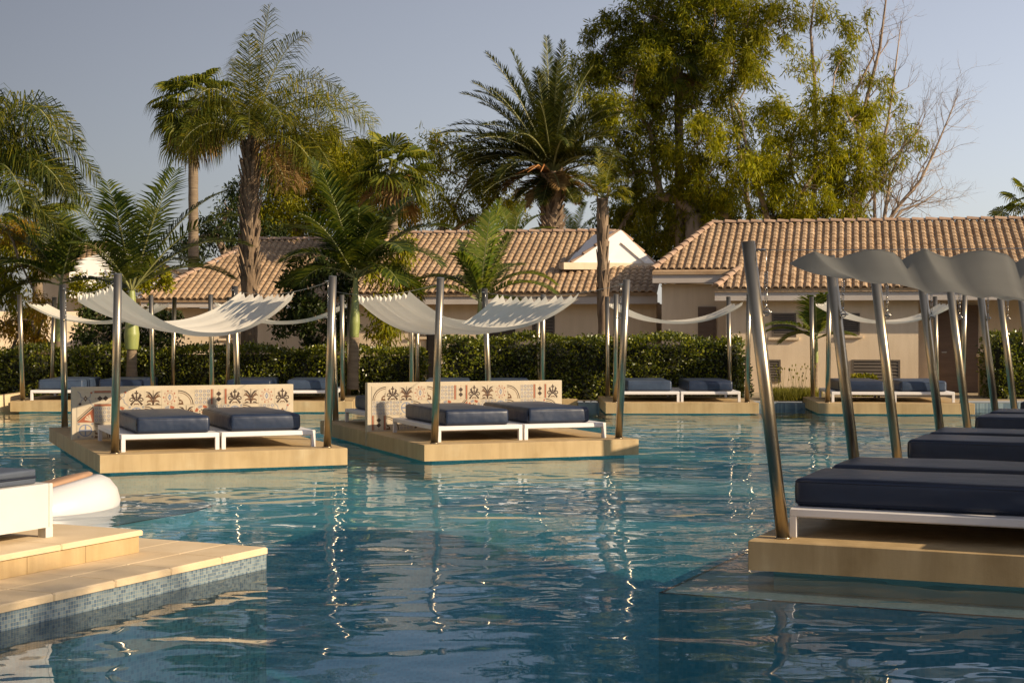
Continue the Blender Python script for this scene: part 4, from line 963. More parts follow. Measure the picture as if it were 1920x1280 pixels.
def palm(label, base, crown, rads, bark, group=None, ring=0.0, rough=0.0, mid=None, name='palm_tree'):
    base = Vector(base); crown = Vector(crown); t = thing(name, base, label, 'palm tree', group)
    c = crown-base; md = mid or Vector((c.x*0.45, c.y*0.45, c.z*0.5))
    link('trunk', trunk_mesh([(0, 0, 0), md, c], rads, bark, 12, ring, rough, int(abs(crown.x)*7)), t); return t, c
def add_fronds(t, c, specs, mat, fan=False, rise=0.0, stem='rachis', **kw):
    for i, sp in enumerate(specs):
        d, L, bend = sp[:3]; k2 = dict(kw); 
        if len(sp) > 3: k2.update(sp[3])
        mt = k2.pop('mat', mat)
        V, Fx, mi = fan_arrays(L, d, bend, **k2) if fan else frond_arrays(L, d, bend, **k2)
        o = link('frond', np_mesh('frond', V, Fx, [M[mt], M[stem]], mi), t, c+Vector((0, 0, rise*random.uniform(-1, 1))))
def img(ang, depth=0.0):
    """direction given by its angle in the picture and how far it leans away (+) from the camera"""
    a = R(ang); return (math.cos(a), depth, math.sin(a))

# ---- queen palm, the tall one at left of centre
D_ = 41.0
t, c = palm('tall queen palm with ragged brown trunk and drooping feathery fronds', pd(468, 700, D_)*1.0, pd(470, 262, D_), [0.20, 0.21, 0.17], 'bark_palm', rough=0.16)
link('leaf_base', boots([(0, 0, 2.2), c], [0.19, 0.17], 130, 'bark_palm', 0.40, 3, 0.30, 0.06), t)
sp = [(img(84, .1), 3.5, 0.35), (img(72, -.2), 3.2, 0.9), (img(62, .3), 3.3, 1.3), (img(98, .3), 2.6, 0.9), (img(108, -.3), 2.4, 1.5), (img(55, -.3), 3.3, 1.8), (img(44, .2), 3.7, 1.5), (img(40, -.2), 3.9, 1.6), (img(36, .4), 3.5, 1.7),
      (img(120, .2), 2.4, 1.8), (img(132, -.4), 2.3, 2.0), (img(145, .3), 2.1, 2.0), (img(150, -.6), 2.2, 2.2), (img(20, .5), 2.8, 2.0), (img(15, -.5), 2.6, 2.2), (img(70, 1.2), 2.8, 1.5), (img(110, 1.0), 2.6, 1.8),
      (img(80, -1.2), 2.7, 1.9), (img(60, -1.0), 3.0, 1.6), (img(160, .2), 1.9, 2.4, dict(mat='leaf_dry')), (img(25, .1), 2.6, 2.6), (img(-20, .2), 1.9, 1.6, dict(mat='leaf_dry')), (img(-35, -.3), 1.7, 1.5, dict(mat='leaf_dry')), (img(88, -.3), 2.9, 0.6), (img(50, .6), 3.2, 1.3)]
add_fronds(t, c, sp, 'leaf_queen', nl=95, ll=0.98, width=0.021, vee=0.2, plum=0.9, droop=1.3, fwd=0.6, rad=0.03, rise=0.2)
m = MB(); m.tube([(0, 0, 0), (0.1, 0, 0.4), (0.32, 0, 0.95)], [0.05, 0.035, 0.015], M['husk'], 6); o = m.build('flower_stalk', t, c)
# ---- queen palm leaning in from the left edge (trunk outside the picture)
t, c = palm('queen palm at the picture edge with heavy fronds over the small fan palm', pd(-80, 700, 34), pd(-45, 315, 34), [0.19, 0.19, 0.16], 'bark_palm', rough=0.1)
sp = [(img(66, .1), 3.3, 2.0), (img(58, -.3), 3.2, 2.0), (img(74, .3), 2.7, 2.3), (img(45, .2), 3.1, 2.1), (img(35, -.4), 2.8, 1.8), (img(20, .3), 2.6, 1.6), (img(80, -.3), 2.5, 1.9), (img(95, .2), 2.4, 2.0), (img(5, -.2), 2.2, 1.2), (img(-15, .2), 2.0, 0.9),
      (img(50, .7), 2.8, 1.8), (img(30, -.9), 2.6, 2.0), (img(15, .8), 2.5, 1.6), (img(110, -.2), 2.5, 2.0), (img(140, .2), 2.5, 2.0), (img(88, .6), 2.3, 1.7)]
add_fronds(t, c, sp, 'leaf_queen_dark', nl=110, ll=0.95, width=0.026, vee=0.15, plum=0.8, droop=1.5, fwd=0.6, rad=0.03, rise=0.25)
# ---- Washingtonia behind
D_ = 56.0
t, c = palm('slender fan palm with a smooth red-brown trunk behind the tall queen palm', pd(363, 640, D_), pd(362, 205, D_), [0.22, 0.17, 0.17], 'bark_grey', ring=0.05)
sp = []
for i in range(42):
    el = 75-(i/42)*130; az = i*137.5+rng.uniform(-15, 15); sp.append((dirv(az, el), 0.8+0.35*rng.random(), 0.8, dict(mat='leaf_dry' if el < -45 else 'leaf_fan')))
add_fronds(t, c, sp, 'leaf_fan', True, R_=0.85, droop=1.2, rise=0.3)
# ---- king palms beside the pool
def king(label, px, base_y, D_, shaft0, shaft1, specs, lean=0, sr=0.16, tr=0.12, mat='leaf_king', ll=0.62, nl=58, group='king palms with green crownshafts'):
    base = pd(px, base_y, D_); top = pd(px+lean, shaft1, D_); s0_ = pd(px+lean*0.6, shaft0, D_)
    t = thing('palm_tree', base, label, 'palm tree', group); link('trunk', trunk_mesh([(0, 0, -0.1), (s0_-base)*0.5, s0_-base], [tr*1.25, tr, tr*0.95], 'bark_grey', 12, 0.06), t)
    link('crownshaft', trunk_mesh([s0_-base, (s0_-base)*0.75+(top-base)*0.25, (s0_-base)*0.35+(top-base)*0.65, top-base], [sr*0.9, sr*1.12, sr*0.72, sr*0.45], 'shaft', 12, name='crownshaft'), t)
    add_fronds(t, top-base, specs, mat, nl=int(nl*0.8), ll=ll*1.4, width=0.046, vee=0.22, droop=0.35, fwd=0.62, rad=0.028, rise=0.08); return t
king('king palm with bulging green crownshaft standing at the end of the first platform', 247, 720, 37.6, 655, 545,
     [(img(118, .1), 3.5, 0.55), (img(128, -.3), 3.2, 0.8), (img(104, .3), 3.0, 0.45), (img(76, .1), 3.3, 0.25), (img(70, -.3), 3.2, 0.45), (img(62, .2), 3.3, 0.7), (img(52, -.1), 3.3, 0.85), (img(46, .3), 3.2, 1.0), (img(92, -.5), 2.6, 0.5), (img(88, .6), 2.7, 0.6), (img(34, .4), 2.6, 1.1), (img(112, -.7), 2.2, 0.9), (img(60, .9), 2.5, 1.0)])
king('king palm with yellow-green crownshaft standing between the two tiled headboards', 661, 722, 37.4, 632, 520,
     [(img(107, .1), 2.95, 0.5), (img(103, -.3), 2.6, 0.4), (img(122, .2), 2.3, 1.0), (img(52, .1), 2.7, 1.0), (img(44, -.3), 2.5, 1.4), (img(66, .3), 2.5, 0.6), (img(114, -.5), 2.4, 0.8), (img(135, .5), 2.2, 1.3), (img(58, -.7), 2.3, 1.2), (img(135, -.3), 2.0, 1.3), (img(90, .4), 1.9, 0.5), (img(75, -.3), 1.9, 1.1), (img(150, .2), 1.9, 1.5), (img(60, .5), 1.9, 1.0), (img(28, .3), 1.7, 1.7), (img(145, -.7), 1.7, 1.5), (img(35, -.8), 1.7, 1.6), (img(115, .8), 1.8, 1.0)], 6, 0.11, 0.12)
king('young palm rising behind the middle canopy with upright green fronds', 897, 690, 39.6, 640, 560,
     [(img(80, .1), 2.5, 0.22), (img(84, -.2), 2.2, 0.3), (img(70, .2), 1.9, 0.35), (img(102, .2), 1.6, 0.6), (img(110, -.2), 1.3, 0.8), (img(42, .1), 2.1, 1.3), (img(35, -.3), 2.1, 1.2), (img(140, .1), 2.0, 1.3), (img(148, -.3), 1.9, 1.2), (img(60, .4), 1.6, 0.9), (img(125, .5), 1.5, 1.1), (img(20, -.5), 1.3, 1.2)], 3, 0.09, 0.09, 'leaf_young', 0.5, 56, None)
king('dark young palm behind the leftmost far platform', 105, 720, 39.2, 640, 530,
     [(img(130, .1), 2.2, 0.5), (img(150, .2), 2.4, 0.8), (img(118, -.2), 2.0, 0.5), (img(95, .2), 1.8, 0.4), (img(74, -.2), 1.3, 0.4), (img(12, -.3), 1.7, 0.7), (img(140, -.6), 1.8, 1.0), (img(165, -.2), 1.6, 1.4)], 10, 0.10, 0.12)
king('small golden-green palm in front of the shuttered windows', 1529, 720, 38.4, 680, 630,
     [(img(155, -.2), 1.35, 0.75), (img(150, .2), 1.3, 0.95), (img(80, .1), 1.05, 0.25), (img(66, .2), 1.0, 0.4), (img(20, -.2), 0.9, 0.7), (img(108, .3), 0.7, 0.5), (img(165, .4), 0.9, 1.2), (img(95, -.3), 0.9, 0.5)], 2, 0.05, 0.045, 'leaf_young', 0.42, 40, None)
# ---- big date palm
D_ = 57.0
t, c = palm('massive date palm with thick diamond-scarred trunk and dense dark crown', pd(1035, 640, D_), pd(1035, 322, D_), [0.42, 0.40, 0.34], 'bark_palm', rough=0.06)
link('leaf_base', boots([(0, 0, 1.5), c*0.98], [0.42, 0.36], 240, 'bark_palm', 0.24, 5, 0.55, 0.10), t)
sp = [(img(92, .1), 5.0, 0.15), (img(86, -.2), 4.7, 0.25), (img(80, .2), 4.2, 0.4), (img(104, .1), 4.9, 0.5), (img(112, -.2), 4.9, 0.6), (img(118, .3), 4.6, 0.8), (img(124, -.1), 4.4, 0.8), (img(132, .2), 4.5, 0.9), (img(140, -.2), 4.6, 0.9), (img(148, .1), 4.5, 0.9), (img(156, -.3), 4.2, 1.0), (img(160, .3), 3.9, 1.0),
      (img(70, .2), 3.8, 0.7), (img(62, -.3), 3.4, 0.9), (img(52, .2), 3.1, 1.1), (img(40, -.2), 2.9, 1.2), (img(25, .3), 2.6, 1.3), (img(98, -.8), 3.9, 0.8), (img(120, -1.0), 3.7, 1.2), (img(80, -1.0), 3.4, 1.3), (img(100, .9), 4.0, 0.8), (img(130, .8), 3.7, 1.1), (img(70, .9), 3.5, 1.1),
      (img(170, -.3), 2.8, 1.2), (img(175, .3), 2.4, 1.3), (img(10, -.3), 2.2, 1.2), (img(185, .2), 1.9, 0.9, dict(mat='leaf_dry')), (img(-10, .2), 1.8, 0.9, dict(mat='leaf_dry')), (img(150, -.9), 3.0, 1.5), (img(40, -.9), 2.7, 1.6), (img(110, 0.0), 4.2, 0.4), (img(96, .5), 4.4, 0.3), (img(136, .6), 4.0, 0.9), (img(126, -.6), 4.0, 0.9), (img(88, .5), 4.3, 0.35)]
for i in range(36):
    a_ = 28+i*4.1+rng.uniform(-3, 3); sp.append((img(a_, rng.uniform(-.9, .9)), 4.3-abs(a_-105)*0.016+rng.uniform(-.3, .2), 0.35+abs(a_-100)*0.011+rng.uniform(0, .2)))
for i in range(12): sp.append((dirv(i*30+10, rng.uniform(-45, -15)), 1.6, 0.6, dict(mat='leaf_dry' if i % 2 else 'leaf_date')))
add_fronds(t, c, sp, 'leaf_date', nl=95, ll=0.60, width=0.034, plum=0.45, vee=0.4, droop=0.25, fwd=0.9, rad=0.05, rise=0.25)
for k_ in range(7):
    m = MB(); a = k_*0.9; ex = math.cos(a); m.tube([(0, 0, -0.1), (-0.5*abs(ex)-0.2, 0.6*math.sin(a)-0.4, 0.15), (-1.1*abs(ex)-0.2, 0.9*math.sin(a)-0.6, -0.15)], [0.045, 0.035, 0.015], M['husk'], 5); m.build('date_stalk', t, c)
# ---- thin old palm in front of the gable
D_ = 41.5
t, c = palm('thin old palm with a split grey trunk in front of the white gable', pd(1131, 650, D_), pd(1130, 372, D_), [0.13, 0.15, 0.13], 'bark_palm', rough=0.16)
link('leaf_base', boots([(0, 0, 1.0), c], [0.13, 0.12], 40, 'bark_palm', 0.3, 9, 0.12, 0.06), t)
sp = [(img(a_, d_), l_, b_) for a_, d_, l_, b_ in ((95, .1, 1.3, .4), (80, -.2, 1.2, .6), (110, .2, 1.2, .8), (60, .2, 1.0, 1.2), (45, -.2, .9, 1.6), (125, -.2, 1.1, 1.2), (140, .2, 1.1, 1.6), (30, .3, .8, 1.6), (155, -.3, .9, 1.4), (88, .6, 1.1, .8), (100, -.7, 1.0, 1.0), (20, -.4, .8, 1.3))]
add_fronds(t, c, sp, 'leaf_queen', nl=44, ll=0.36, width=0.022, vee=0.2, plum=0.5, droop=0.9, rad=0.016)
# ---- fan palms among the trees
for (px, py, D_, rr_, n_, lab) in ((735, 335, 52, 0.95, 26, 'bushy fan palm spreading above the tiled roof beside the date palm'), (1272, 125, 61.2, 0.8, 34, 'fan palm whose dark crown hides among the eucalyptus branches'),
                                   (68, 425, 55, 0.75, 26, 'small dark fan palm below the overhanging queen palm fronds'), (1932, 395, 60, 0.7, 20, 'fan palm tip showing over the ridge at the far edge of the picture')):
    t, c = palm(lab, pd(px+4, 640, D_), pd(px, py, D_), [0.2, 0.17, 0.17], 'bark_grey', ring=0.05)
    sp = [(dirv(i*137.5, 80-(i/n_)*120), 0.7+0.5*rng.random(), 0.7, dict(mat='leaf_dry' if i > n_*0.88 else 'leaf_fan')) for i in range(n_)]
    add_fronds(t, c, sp, 'leaf_fan', True, R_=rr_, droop=1.0, rise=0.3)
for (px, py, D_, s_) in ((960, 425, 54, 1.6), (1075, 425, 62, 1.8)):
    t = thing('palm_tree', pd(px, 560, D_), 'low feather palm poking above the ridge ' + ('beside the thick date palm trunk' if px > 1000 else 'behind the young upright palm'), 'palm tree')
    c = pd(px, py+35, D_)-pd(px, 560, D_); link('trunk', trunk_mesh([(0, 0, -1), c*0.5, c], [0.2, 0.2, 0.2], 'bark_palm'), t)
    add_fronds(t, c, [(img(a_, d_), s_, 0.8) for a_, d_ in ((60, .2), (80, -.2), (100, .3), (120, -.3), (40, .1), (140, .1), (90, .8), (25, -.2), (155, .2))], 'leaf_young', nl=44, ll=0.4, width=0.035, vee=0.4, droop=0.3)

# ---- broadleaf trees: limbs that reach every clump, and leaves clump by clump
def leaves_arrays(centers, rad, per, ln, wd, hang=0.6, rs=None, squash=1.25):
    rs = rs or rng; n = len(centers)*per; c = np.repeat(centers, per, 0); rd = np.repeat(rad, per)[:, None]
    off = rs.normal(0, 1, (n, 3)); off = off/np.linalg.norm(off, axis=1, keepdims=True)*rs.uniform(0.15, 1, (n, 1))**0.6; off[:, 2] *= squash
    p = c+off*rd; d = rs.normal(0, 1, (n, 3)); d[:, 2] -= hang*2.0; d += off*0.6; d = norm(d)
    l = ln*rs.uniform(0.6, 1.3, (n, 1)); w_ = wd*rs.uniform(0.7, 1.2, (n, 1)); s = norm(np.cross(d, rs.normal(0, 1, (n, 3))))
    V = np.stack([p, p+d*l*0.45+s*w_/2, p+d*l, p+d*l*0.45-s*w_/2], 1).reshape(-1, 3); return V, np.arange(n*4).reshape(-1, 4)
def tree(label, cat, base, lobes, D_, leafmat, bark='bark_euc', trunk_r=0.3, per=80, ln=0.26, wd=0.045, clump_r=0.42, dens=1.0, seed=0, hang=0.6, thick=0.7, group=None, twigs=3, name='tree', fork=0.35):
    """lobes: (px, py, radius in photo pixels[, depth offset]) at distance D_"""
    rs = np.random.default_rng(seed); base = Vector(base); t = thing(name, base, label, cat, group)
    C_l = []; C_r = []
    for lb in lobes:
        dz = lb[3] if len(lb) > 3 else rs.uniform(-1.2, 1.2)
        C_l.append(pd(lb[0], lb[1], D_+dz)-base); C_r.append(lb[2]/F*D_)
    # limbs
    top = max(C_l, key=lambda v: v.z); H = top.z; fk = Vector((top.x*0.25, top.y*0.25, H*fork))
    m = MB(); m.tube([(0, 0, -0.3), fk*0.5+Vector((0.1, 0, 0)), fk], [trunk_r*1.2, trunk_r, trunk_r*0.8], M[bark], 10); tr = m.build('trunk', t)
    nodes = [(fk, trunk_r*0.75)]; order = sorted(range(len(C_l)), key=lambda i: (C_l[i]-fk).length); m = MB()
    for i in order:
        c = C_l[i]; best = min(nodes, key=lambda nd: (nd[0]-c).length + (0.6*max(0, nd[0].z-c.z)) + 0.15*(nd[0]-fk).length*0)
        a, ra = best; L = (c-a).length; mid = (a+c)*0.5+Vector((rs.uniform(-1, 1)*0.1*L, rs.uniform(-1, 1)*0.1*L, 0.12*L)); r1 = max(0.035, ra*0.62)
        q1 = a*0.56+mid*0.44+Vector((0, 0, 0.0)); q3 = mid*0.5+c*0.5+Vector((0, 0, 0.05*L))
        m.tube([a, q1, mid, q3, c], [ra*0.8, ra*0.72, (ra*0.7+r1)/2, r1*1.05, r1], M[bark], 7, False); nodes.append((c, r1)); nodes.append((mid, (ra*0.7+r1)/2))
    CC = []; RR = []
    for c, r in zip(C_l, C_r):
        n = max(6, int(dens*20*(r/1.2)**2)); u = rs.normal(0, 1, (n, 3)); u /= np.linalg.norm(u, axis=1, keepdims=True); u *= (rs.uniform(0.15, 1, (n, 1)))**0.55; u[:, 2] *= 0.85
        pts = np.array(c)+u*r
        for p in pts:
            CC.append(p); RR.append(clump_r*rs.uniform(0.55, 1.25))
        for p in pts[:twigs+int(r*2)]:
            P = Vector(p); md = (c+P)*0.5+Vector((rs.uniform(-.1, .1), rs.uniform(-.1, .1), 0.12)); m.tube([c, md, P], [0.03, 0.02, 0.009], M[bark], 4, False)
    m.build('limb', t)
    V, Q = leaves_arrays(np.array(CC), np.array(RR), per, ln, wd, hang, rs)
    link('crown', np_mesh('crown', V, Q, [M[leafmat]]), t); return t, C_l
GE = 'eucalyptus trees behind the houses'
e1 = [(1150, 70, 60), (1215, 30, 75), (1130, 130, 50), (1195, 130, 65), (1110, 195, 42, -1.5), (1160, 210, 50, -1.5), (1215, 235, 60), (1150, 260, 45), (1270, 60, 70), (1340, 25, 70), (1180, 330, 55), (1225, 300, 60), (1240, 370, 60, .5), (1180, 400, 50, 1), (1290, 130, 60, 1.5), (1300, 200, 50), (1260, 440, 45, 1), (1150, 470, 40, 1), (1100, 150, 38), (1250, -30, 80), (1340, -50, 80), (1240, 170, 60, 1.5), (1100, 120, 32)]
tree('tallest dark eucalyptus, its crown spilling over the date palm', 'tree', pd(1290, 640, 61), e1, 61, 'leaf_euc_dark', trunk_r=0.42, per=135, dens=1.1, seed=21, group=GE, clump_r=0.39)
e2 = [(1400, 50, 75), (1460, 40, 55), (1370, 120, 60), (1420, 130, 45), (1340, 140, 45), (1450, 215, 50), (1500, 225, 50), (1560, 190, 50, -1.5), (1595, 225, 45, -1.5), (1560, 275, 60, -1), (1480, 300, 70), (1400, 280, 65, -1), (1330, 260, 60), (1320, 335, 65), (1420, 350, 75), (1510, 350, 70), (1585, 370, 45), (1350, 400, 55, 1), (1450, 410, 60, 1), (1290, 290, 50), (1540, 420, 50, .5), (1290, 380, 50, 1), (1640, 265, 24), (1400, -30, 80), (1380, 200, 40), (1600, 300, 40), (1300, 440, 50, 1.5), (1390, 440, 50, 1.5), (1615, 330, 36), (1560, 335, 50), (1600, 400, 34), (1580, 110, 26), (1630, 210, 24)]
tree('broad olive-green eucalyptus in the middle of the group with pale forking limbs', 'tree', pd(1440, 620, 60), e2, 60, 'leaf_euc', trunk_r=0.36, per=125, dens=0.95, seed=22, group=GE, clump_r=0.39, fork=0.28)
# ---- half-bare trees at the right of the group
def bare(label, base, paths, D_, lobes, seed, leaf='leaf_euc'):
    rs = np.random.default_rng(seed); base = Vector(base); t = thing('tree', base, label, 'tree', GE); m = MB(); tips = []
    def grow(p, d, L, r, lv):
        pts = [p]; q = p.copy(); dd = d.copy()
        for k in range(4):
            dd = (dd+Vector(rs.normal(0, 0.16, 3))+Vector((0, 0, 0.05))).normalized(); q = q+dd*L/4; pts.append(q.copy())
        m.tube(pts, [r, r*.85, r*.7, r*.55, r*.4], M['bark_euc'], 5 if r > 0.02 else 3, False)
        if lv > 0:
            for k in range(3 if lv > 1 else 4):
                i = rs.integers(1, 5); nd = (dd+Vector(rs.normal(0, 0.55, 3))).normalized(); grow(pts[i], nd, L*0.62, max(r*0.5, 0.004), lv-1)
        else: tips.append(q)
    for path in paths:
        P = [pd(x, y, D_+dz)-base for x, y, dz in path[0]]; r0 = path[1]; n = len(P); m.tube(P, [r0*(1-0.85*k/(n-1)) for k in range(n)], M['bark_euc'], 7, False)
        for k in range(1, n):
            for j in range(path[2]):
                f_ = rs.uniform(0, 1); p = P[k-1]*(1-f_)+P[k]*f_; d = (P[k]-P[k-1]).normalized(); d = (d+Vector(rs.normal(0, 0.6, 3))).normalized()
                grow(p, d, rs.uniform(0.7, 1.5), max(0.008, r0*(1-0.85*k/n)*0.4), 2)
    m.build('limb', t)
    CC = []; RR = []
    for (x, y, r) in lobes:
        c = np.array(pd(x, y, D_)-base); rw = r/F*D_; n = max(2, int(9*(rw/0.6)**2)); CC += list(c+rs.normal(0, 0.45, (n, 3))*rw); RR += [0.28]*n
    V, Q = leaves_arrays(np.array(CC), np.array(RR), 55, 0.24, 0.045, 0.7, rs); link('crown', np_mesh('crown', V, Q, [M[leaf]]), t)
bare('half-bare eucalyptus with tall pale stems rising out of the green crowns', pd(1560, 620, 62),
     [([(1560, 620, 0), (1590, 420, 0), (1615, 300, 0), (1622, 200, 0), (1650, 90, 0), (1665, -30, 0)], 0.17, 5), ([(1500, 620, 0), (1530, 330, 1), (1528, 160, 1), (1520, 60, 0), (1530, -40, 0)], 0.13, 4), ([(1590, 420, 0), (1640, 330, 0), (1665, 230, 0), (1680, 120, 0), (1690, 40, 0)], 0.09, 4), ([(1615, 300, 0), (1600, 180, 0), (1640, 100, 0), (1620, 30, 0)], 0.08, 4), ([(1420, 500, 1), (1395, 330, 1), (1370, 190, 1), (1380, 60, 1)], 0.12, 2)],
     62, [(1605, 45, 30), (1590, 70, 22), (1655, 150, 22), (1640, 265, 26), (1670, 170, 22), (1540, 20, 28), (1610, 150, 20), (1560, 45, 22), (1690, 240, 20), (1500, 120, 30)], 31)
bare('leaning bare tree with twiggy pale branches at the open right end of the trees', pd(1640, 620, 60),
     [([(1640, 620, 0), (1655, 430, 0), (1690, 380, 0), (1725, 340, 0), (1750, 290, 0), (1775, 230, 0), (1790, 195, 0)], 0.095, 7), ([(1650, 450, 0), (1690, 395, 0), (1730, 380, 0), (1770, 350, 0)], 0.07, 6), ([(1655, 430, 0), (1670, 330, 0), (1700, 260, 0), (1725, 230, 0)], 0.08, 5), ([(1640, 440, 0), (1640, 330, 0), (1680, 290, 0), (1720, 250, 0), (1735, 215, 0)], 0.07, 5), ([(1600, 500, 0), (1615, 400, 0), (1650, 350, 0), (1690, 310, 0)], 0.08, 5)],
     60, [(1725, 262, 24), (1700, 245, 20), (1670, 300, 30), (1645, 330, 26), (1690, 205, 14), (1650, 290, 22)], 32)
GM = 'garden trees behind the middle house'
tree('round olive tree crown right behind the tall queen palm', 'tree', pd(570, 620, 60), [(575, 275, 45), (620, 270, 35), (530, 310, 40), (590, 330, 55), (640, 310, 35), (540, 370, 45), (500, 300, 25), (610, 390, 50), (520, 410, 40), (560, 440, 50)], 60, 'leaf_mid', per=170, dens=1.7, seed=41, group=GM, ln=0.2, wd=0.05)
tree('airy green tree between the queen palm and the fan palm', 'tree', pd(670, 620, 61), [(680, 285, 28), (665, 320, 35), (700, 340, 45), (650, 370, 40), (720, 390, 50), (680, 430, 50), (740, 440, 40), (770, 400, 35)], 61, 'leaf_mid', per=160, dens=1.7, seed=42, group=GM, ln=0.2, wd=0.05)
tree('loose yellow-green tree just left of the date palm', 'tree', pd(850, 640, 60), [(850, 285, 35), (900, 290, 40), (935, 320, 40), (820, 320, 40), (880, 340, 50), (930, 370, 40), (965, 385, 30), (840, 380, 45), (900, 410, 35), (810, 265, 22), (960, 410, 28), (830, 425, 30)], 60, 'leaf_euc', per=80, dens=1.5, seed=43, group=GM, ln=0.22, wd=0.045)
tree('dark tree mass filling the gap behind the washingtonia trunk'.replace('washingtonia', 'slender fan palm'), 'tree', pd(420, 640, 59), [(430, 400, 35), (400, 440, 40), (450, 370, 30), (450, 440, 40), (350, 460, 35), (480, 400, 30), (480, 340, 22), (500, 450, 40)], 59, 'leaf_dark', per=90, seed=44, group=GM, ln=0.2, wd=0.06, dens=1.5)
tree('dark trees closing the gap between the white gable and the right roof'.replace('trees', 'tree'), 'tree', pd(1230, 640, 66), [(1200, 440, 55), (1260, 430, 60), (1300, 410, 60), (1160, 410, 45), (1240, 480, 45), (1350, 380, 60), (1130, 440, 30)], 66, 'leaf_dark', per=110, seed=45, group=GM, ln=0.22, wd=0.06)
# shrubs
def shrub(label, lobes, D_, leaf, seed, per=90, ln=0.14, wd=0.06, name='shrub', cat='shrub', clump=0.28, hang=0.3, bark='bark_grey', dens=2.0):
    x = sum(l[0] for l in lobes)/len(lobes); return tree(label, cat, pd(x, 0, D_)*0+Vector(((x-CX)/F*D_, D_, 0.16)), lobes, D_, leaf, bark, 0.07, per, ln, wd, clump, dens, seed, hang, name=name, fork=0.25)
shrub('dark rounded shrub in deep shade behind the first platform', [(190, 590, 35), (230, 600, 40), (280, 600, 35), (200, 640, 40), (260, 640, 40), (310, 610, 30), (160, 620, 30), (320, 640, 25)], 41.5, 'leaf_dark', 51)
shrub('light green shrub peeping out below the white gable roofline', [(185, 555, 30), (220, 540, 35), (270, 530, 35), (170, 590, 22), (300, 520, 30), (150, 540, 25)], 46, 'leaf_mid', 52)
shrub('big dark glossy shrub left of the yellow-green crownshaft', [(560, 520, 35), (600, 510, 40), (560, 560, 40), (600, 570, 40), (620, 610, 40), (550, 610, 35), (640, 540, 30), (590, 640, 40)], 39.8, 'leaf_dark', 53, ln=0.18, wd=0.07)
shrub('olive shrub with drooping sprays right of the yellow-green crownshaft', [(700, 480, 35), (730, 520, 40), (700, 560, 35), (740, 580, 35), (720, 620, 35), (770, 540, 30), (680, 440, 30), (760, 460, 28)], 40.2, 'leaf_mid', 54, ln=0.2, wd=0.04, hang=0.8)
shrub('tall yellowing bush at the edge of the picture', [(30, 470, 45), (10, 430, 40), (60, 500, 35), (0, 520, 45), (30, 560, 40), (-20, 470, 50), (50, 590, 30)], 40.5, 'leaf_mid', 55, ln=0.18, wd=0.04, hang=0.8)
shrub('bright yellow drooping sprays hanging over the low stone planter', [(60, 600, 28), (78, 575, 22), (40, 620, 20), (8, 610, 26), (70, 630, 14), (15, 435, 30), (45, 425, 16)], 40.0, 'leaf_yellow', 56, per=60, ln=0.18, wd=0.04, hang=1.0, dens=1.5)
# hedges
def hedge(label, x0, x1, y0, y1, z1, seed, leafmat='leaf_hedge', density=900, group='clipped hedges behind the pool', ln=0.085, wd=0.05):
    rs = np.random.default_rng(seed); t = thing('hedge', ((x0+x1)/2, (y0+y1)/2, 0.16), label, 'hedge', group); lx, ly, h = (x1-x0), (y1-y0), z1-0.16
    m = MB(); m.bbox((-lx/2+0.09, -ly/2+0.09, 0), (lx/2-0.09, ly/2-0.09, h-0.09), M['hedge_core'], 0.08); m.build('inner_dark_body', t)
    areas = [lx*h, ly*h, ly*h, lx*ly]; P = []; Nrm = []
    for k, a in enumerate(areas):
        n = int(a*density*(1.0 if k in (0, 3) else 0.6)); u, v = rs.uniform(-.5, .5, n), rs.uniform(0, 1, n)
        if k == 0: P.append(np.stack([u*lx, np.full(n, -ly/2), v*h], 1)); Nrm.append(np.tile([0, -1, 0.25], (n, 1)))
        elif k == 1: P.append(np.stack([np.full(n, -lx/2), u*ly, v*h], 1)); Nrm.append(np.tile([-1, 0, 0.2], (n, 1)))
        elif k == 2: P.append(np.stack([np.full(n, lx/2), u*ly, v*h], 1)); Nrm.append(np.tile([1, 0, 0.2], (n, 1)))
        else: P.append(np.stack([u*lx, (v-.5)*ly, np.full(n, h)], 1)); Nrm.append(np.tile([0, -0.15, 1], (n, 1)))
    P = np.concatenate(P); Nn = np.concatenate(Nrm).astype(float); w0 = (t.location.x, t.location.y)
    wob = 0.05*np.sin(P[:, 0]*2.1+seed)+0.035*np.sin(P[:, 2]*5.3+P[:, 0]*3.7)+0.03*np.sin(P[:, 0]*9.1+P[:, 1]*7)
    P = P + norm(Nn)*(wob+rs.normal(0, 0.035, len(P)))[:, None]; up = P[:, 2] > h-0.04; P[up, 2] += np.abs(rs.normal(0, 0.035, up.sum()))
    n = len(P); d = norm(Nn*0.5+rs.normal(0, 0.7, (n, 3))); s = norm(np.cross(d, rs.normal(0, 1, (n, 3)))); l = ln*rs.uniform(.6, 1.25, (n, 1)); w_ = wd*rs.uniform(.7, 1.2, (n, 1))
    V = np.stack([P, P+d*l*.5+s*w_/2, P+d*l, P+d*l*.5-s*w_/2], 1).reshape(-1, 3)
    link('foliage', np_mesh('foliage', V, np.arange(n*4).reshape(-1, 4), [M[leafmat]]), t); return t
X = lambda px, d: (px-CX)/F*d
hedge('tall dark glossy hedge behind the middle platform', X(832, 37.5), X(1388, 37.5), 37.1, 38.3, 1.52, 61)
hedge('trimmed hedge behind the leftmost far platform, first in the row', X(-60, 38.6), X(100, 38.6), 38.3, 39.4, 1.27, 62)
hedge('narrow hedge piece next to the dark young palm', X(106, 38.6), X(131, 38.6), 38.4, 39.3, 1.22, 63)
hedge('short rounded hedge piece beside the bulging green crownshaft', X(141, 38.6), X(231, 38.6), 38.3, 39.4, 1.26, 64)
hedge('long low hedge behind the platform between the tiled headboards', X(238, 38.4), X(655, 38.4), 38.1, 39.3, 1.27, 65)
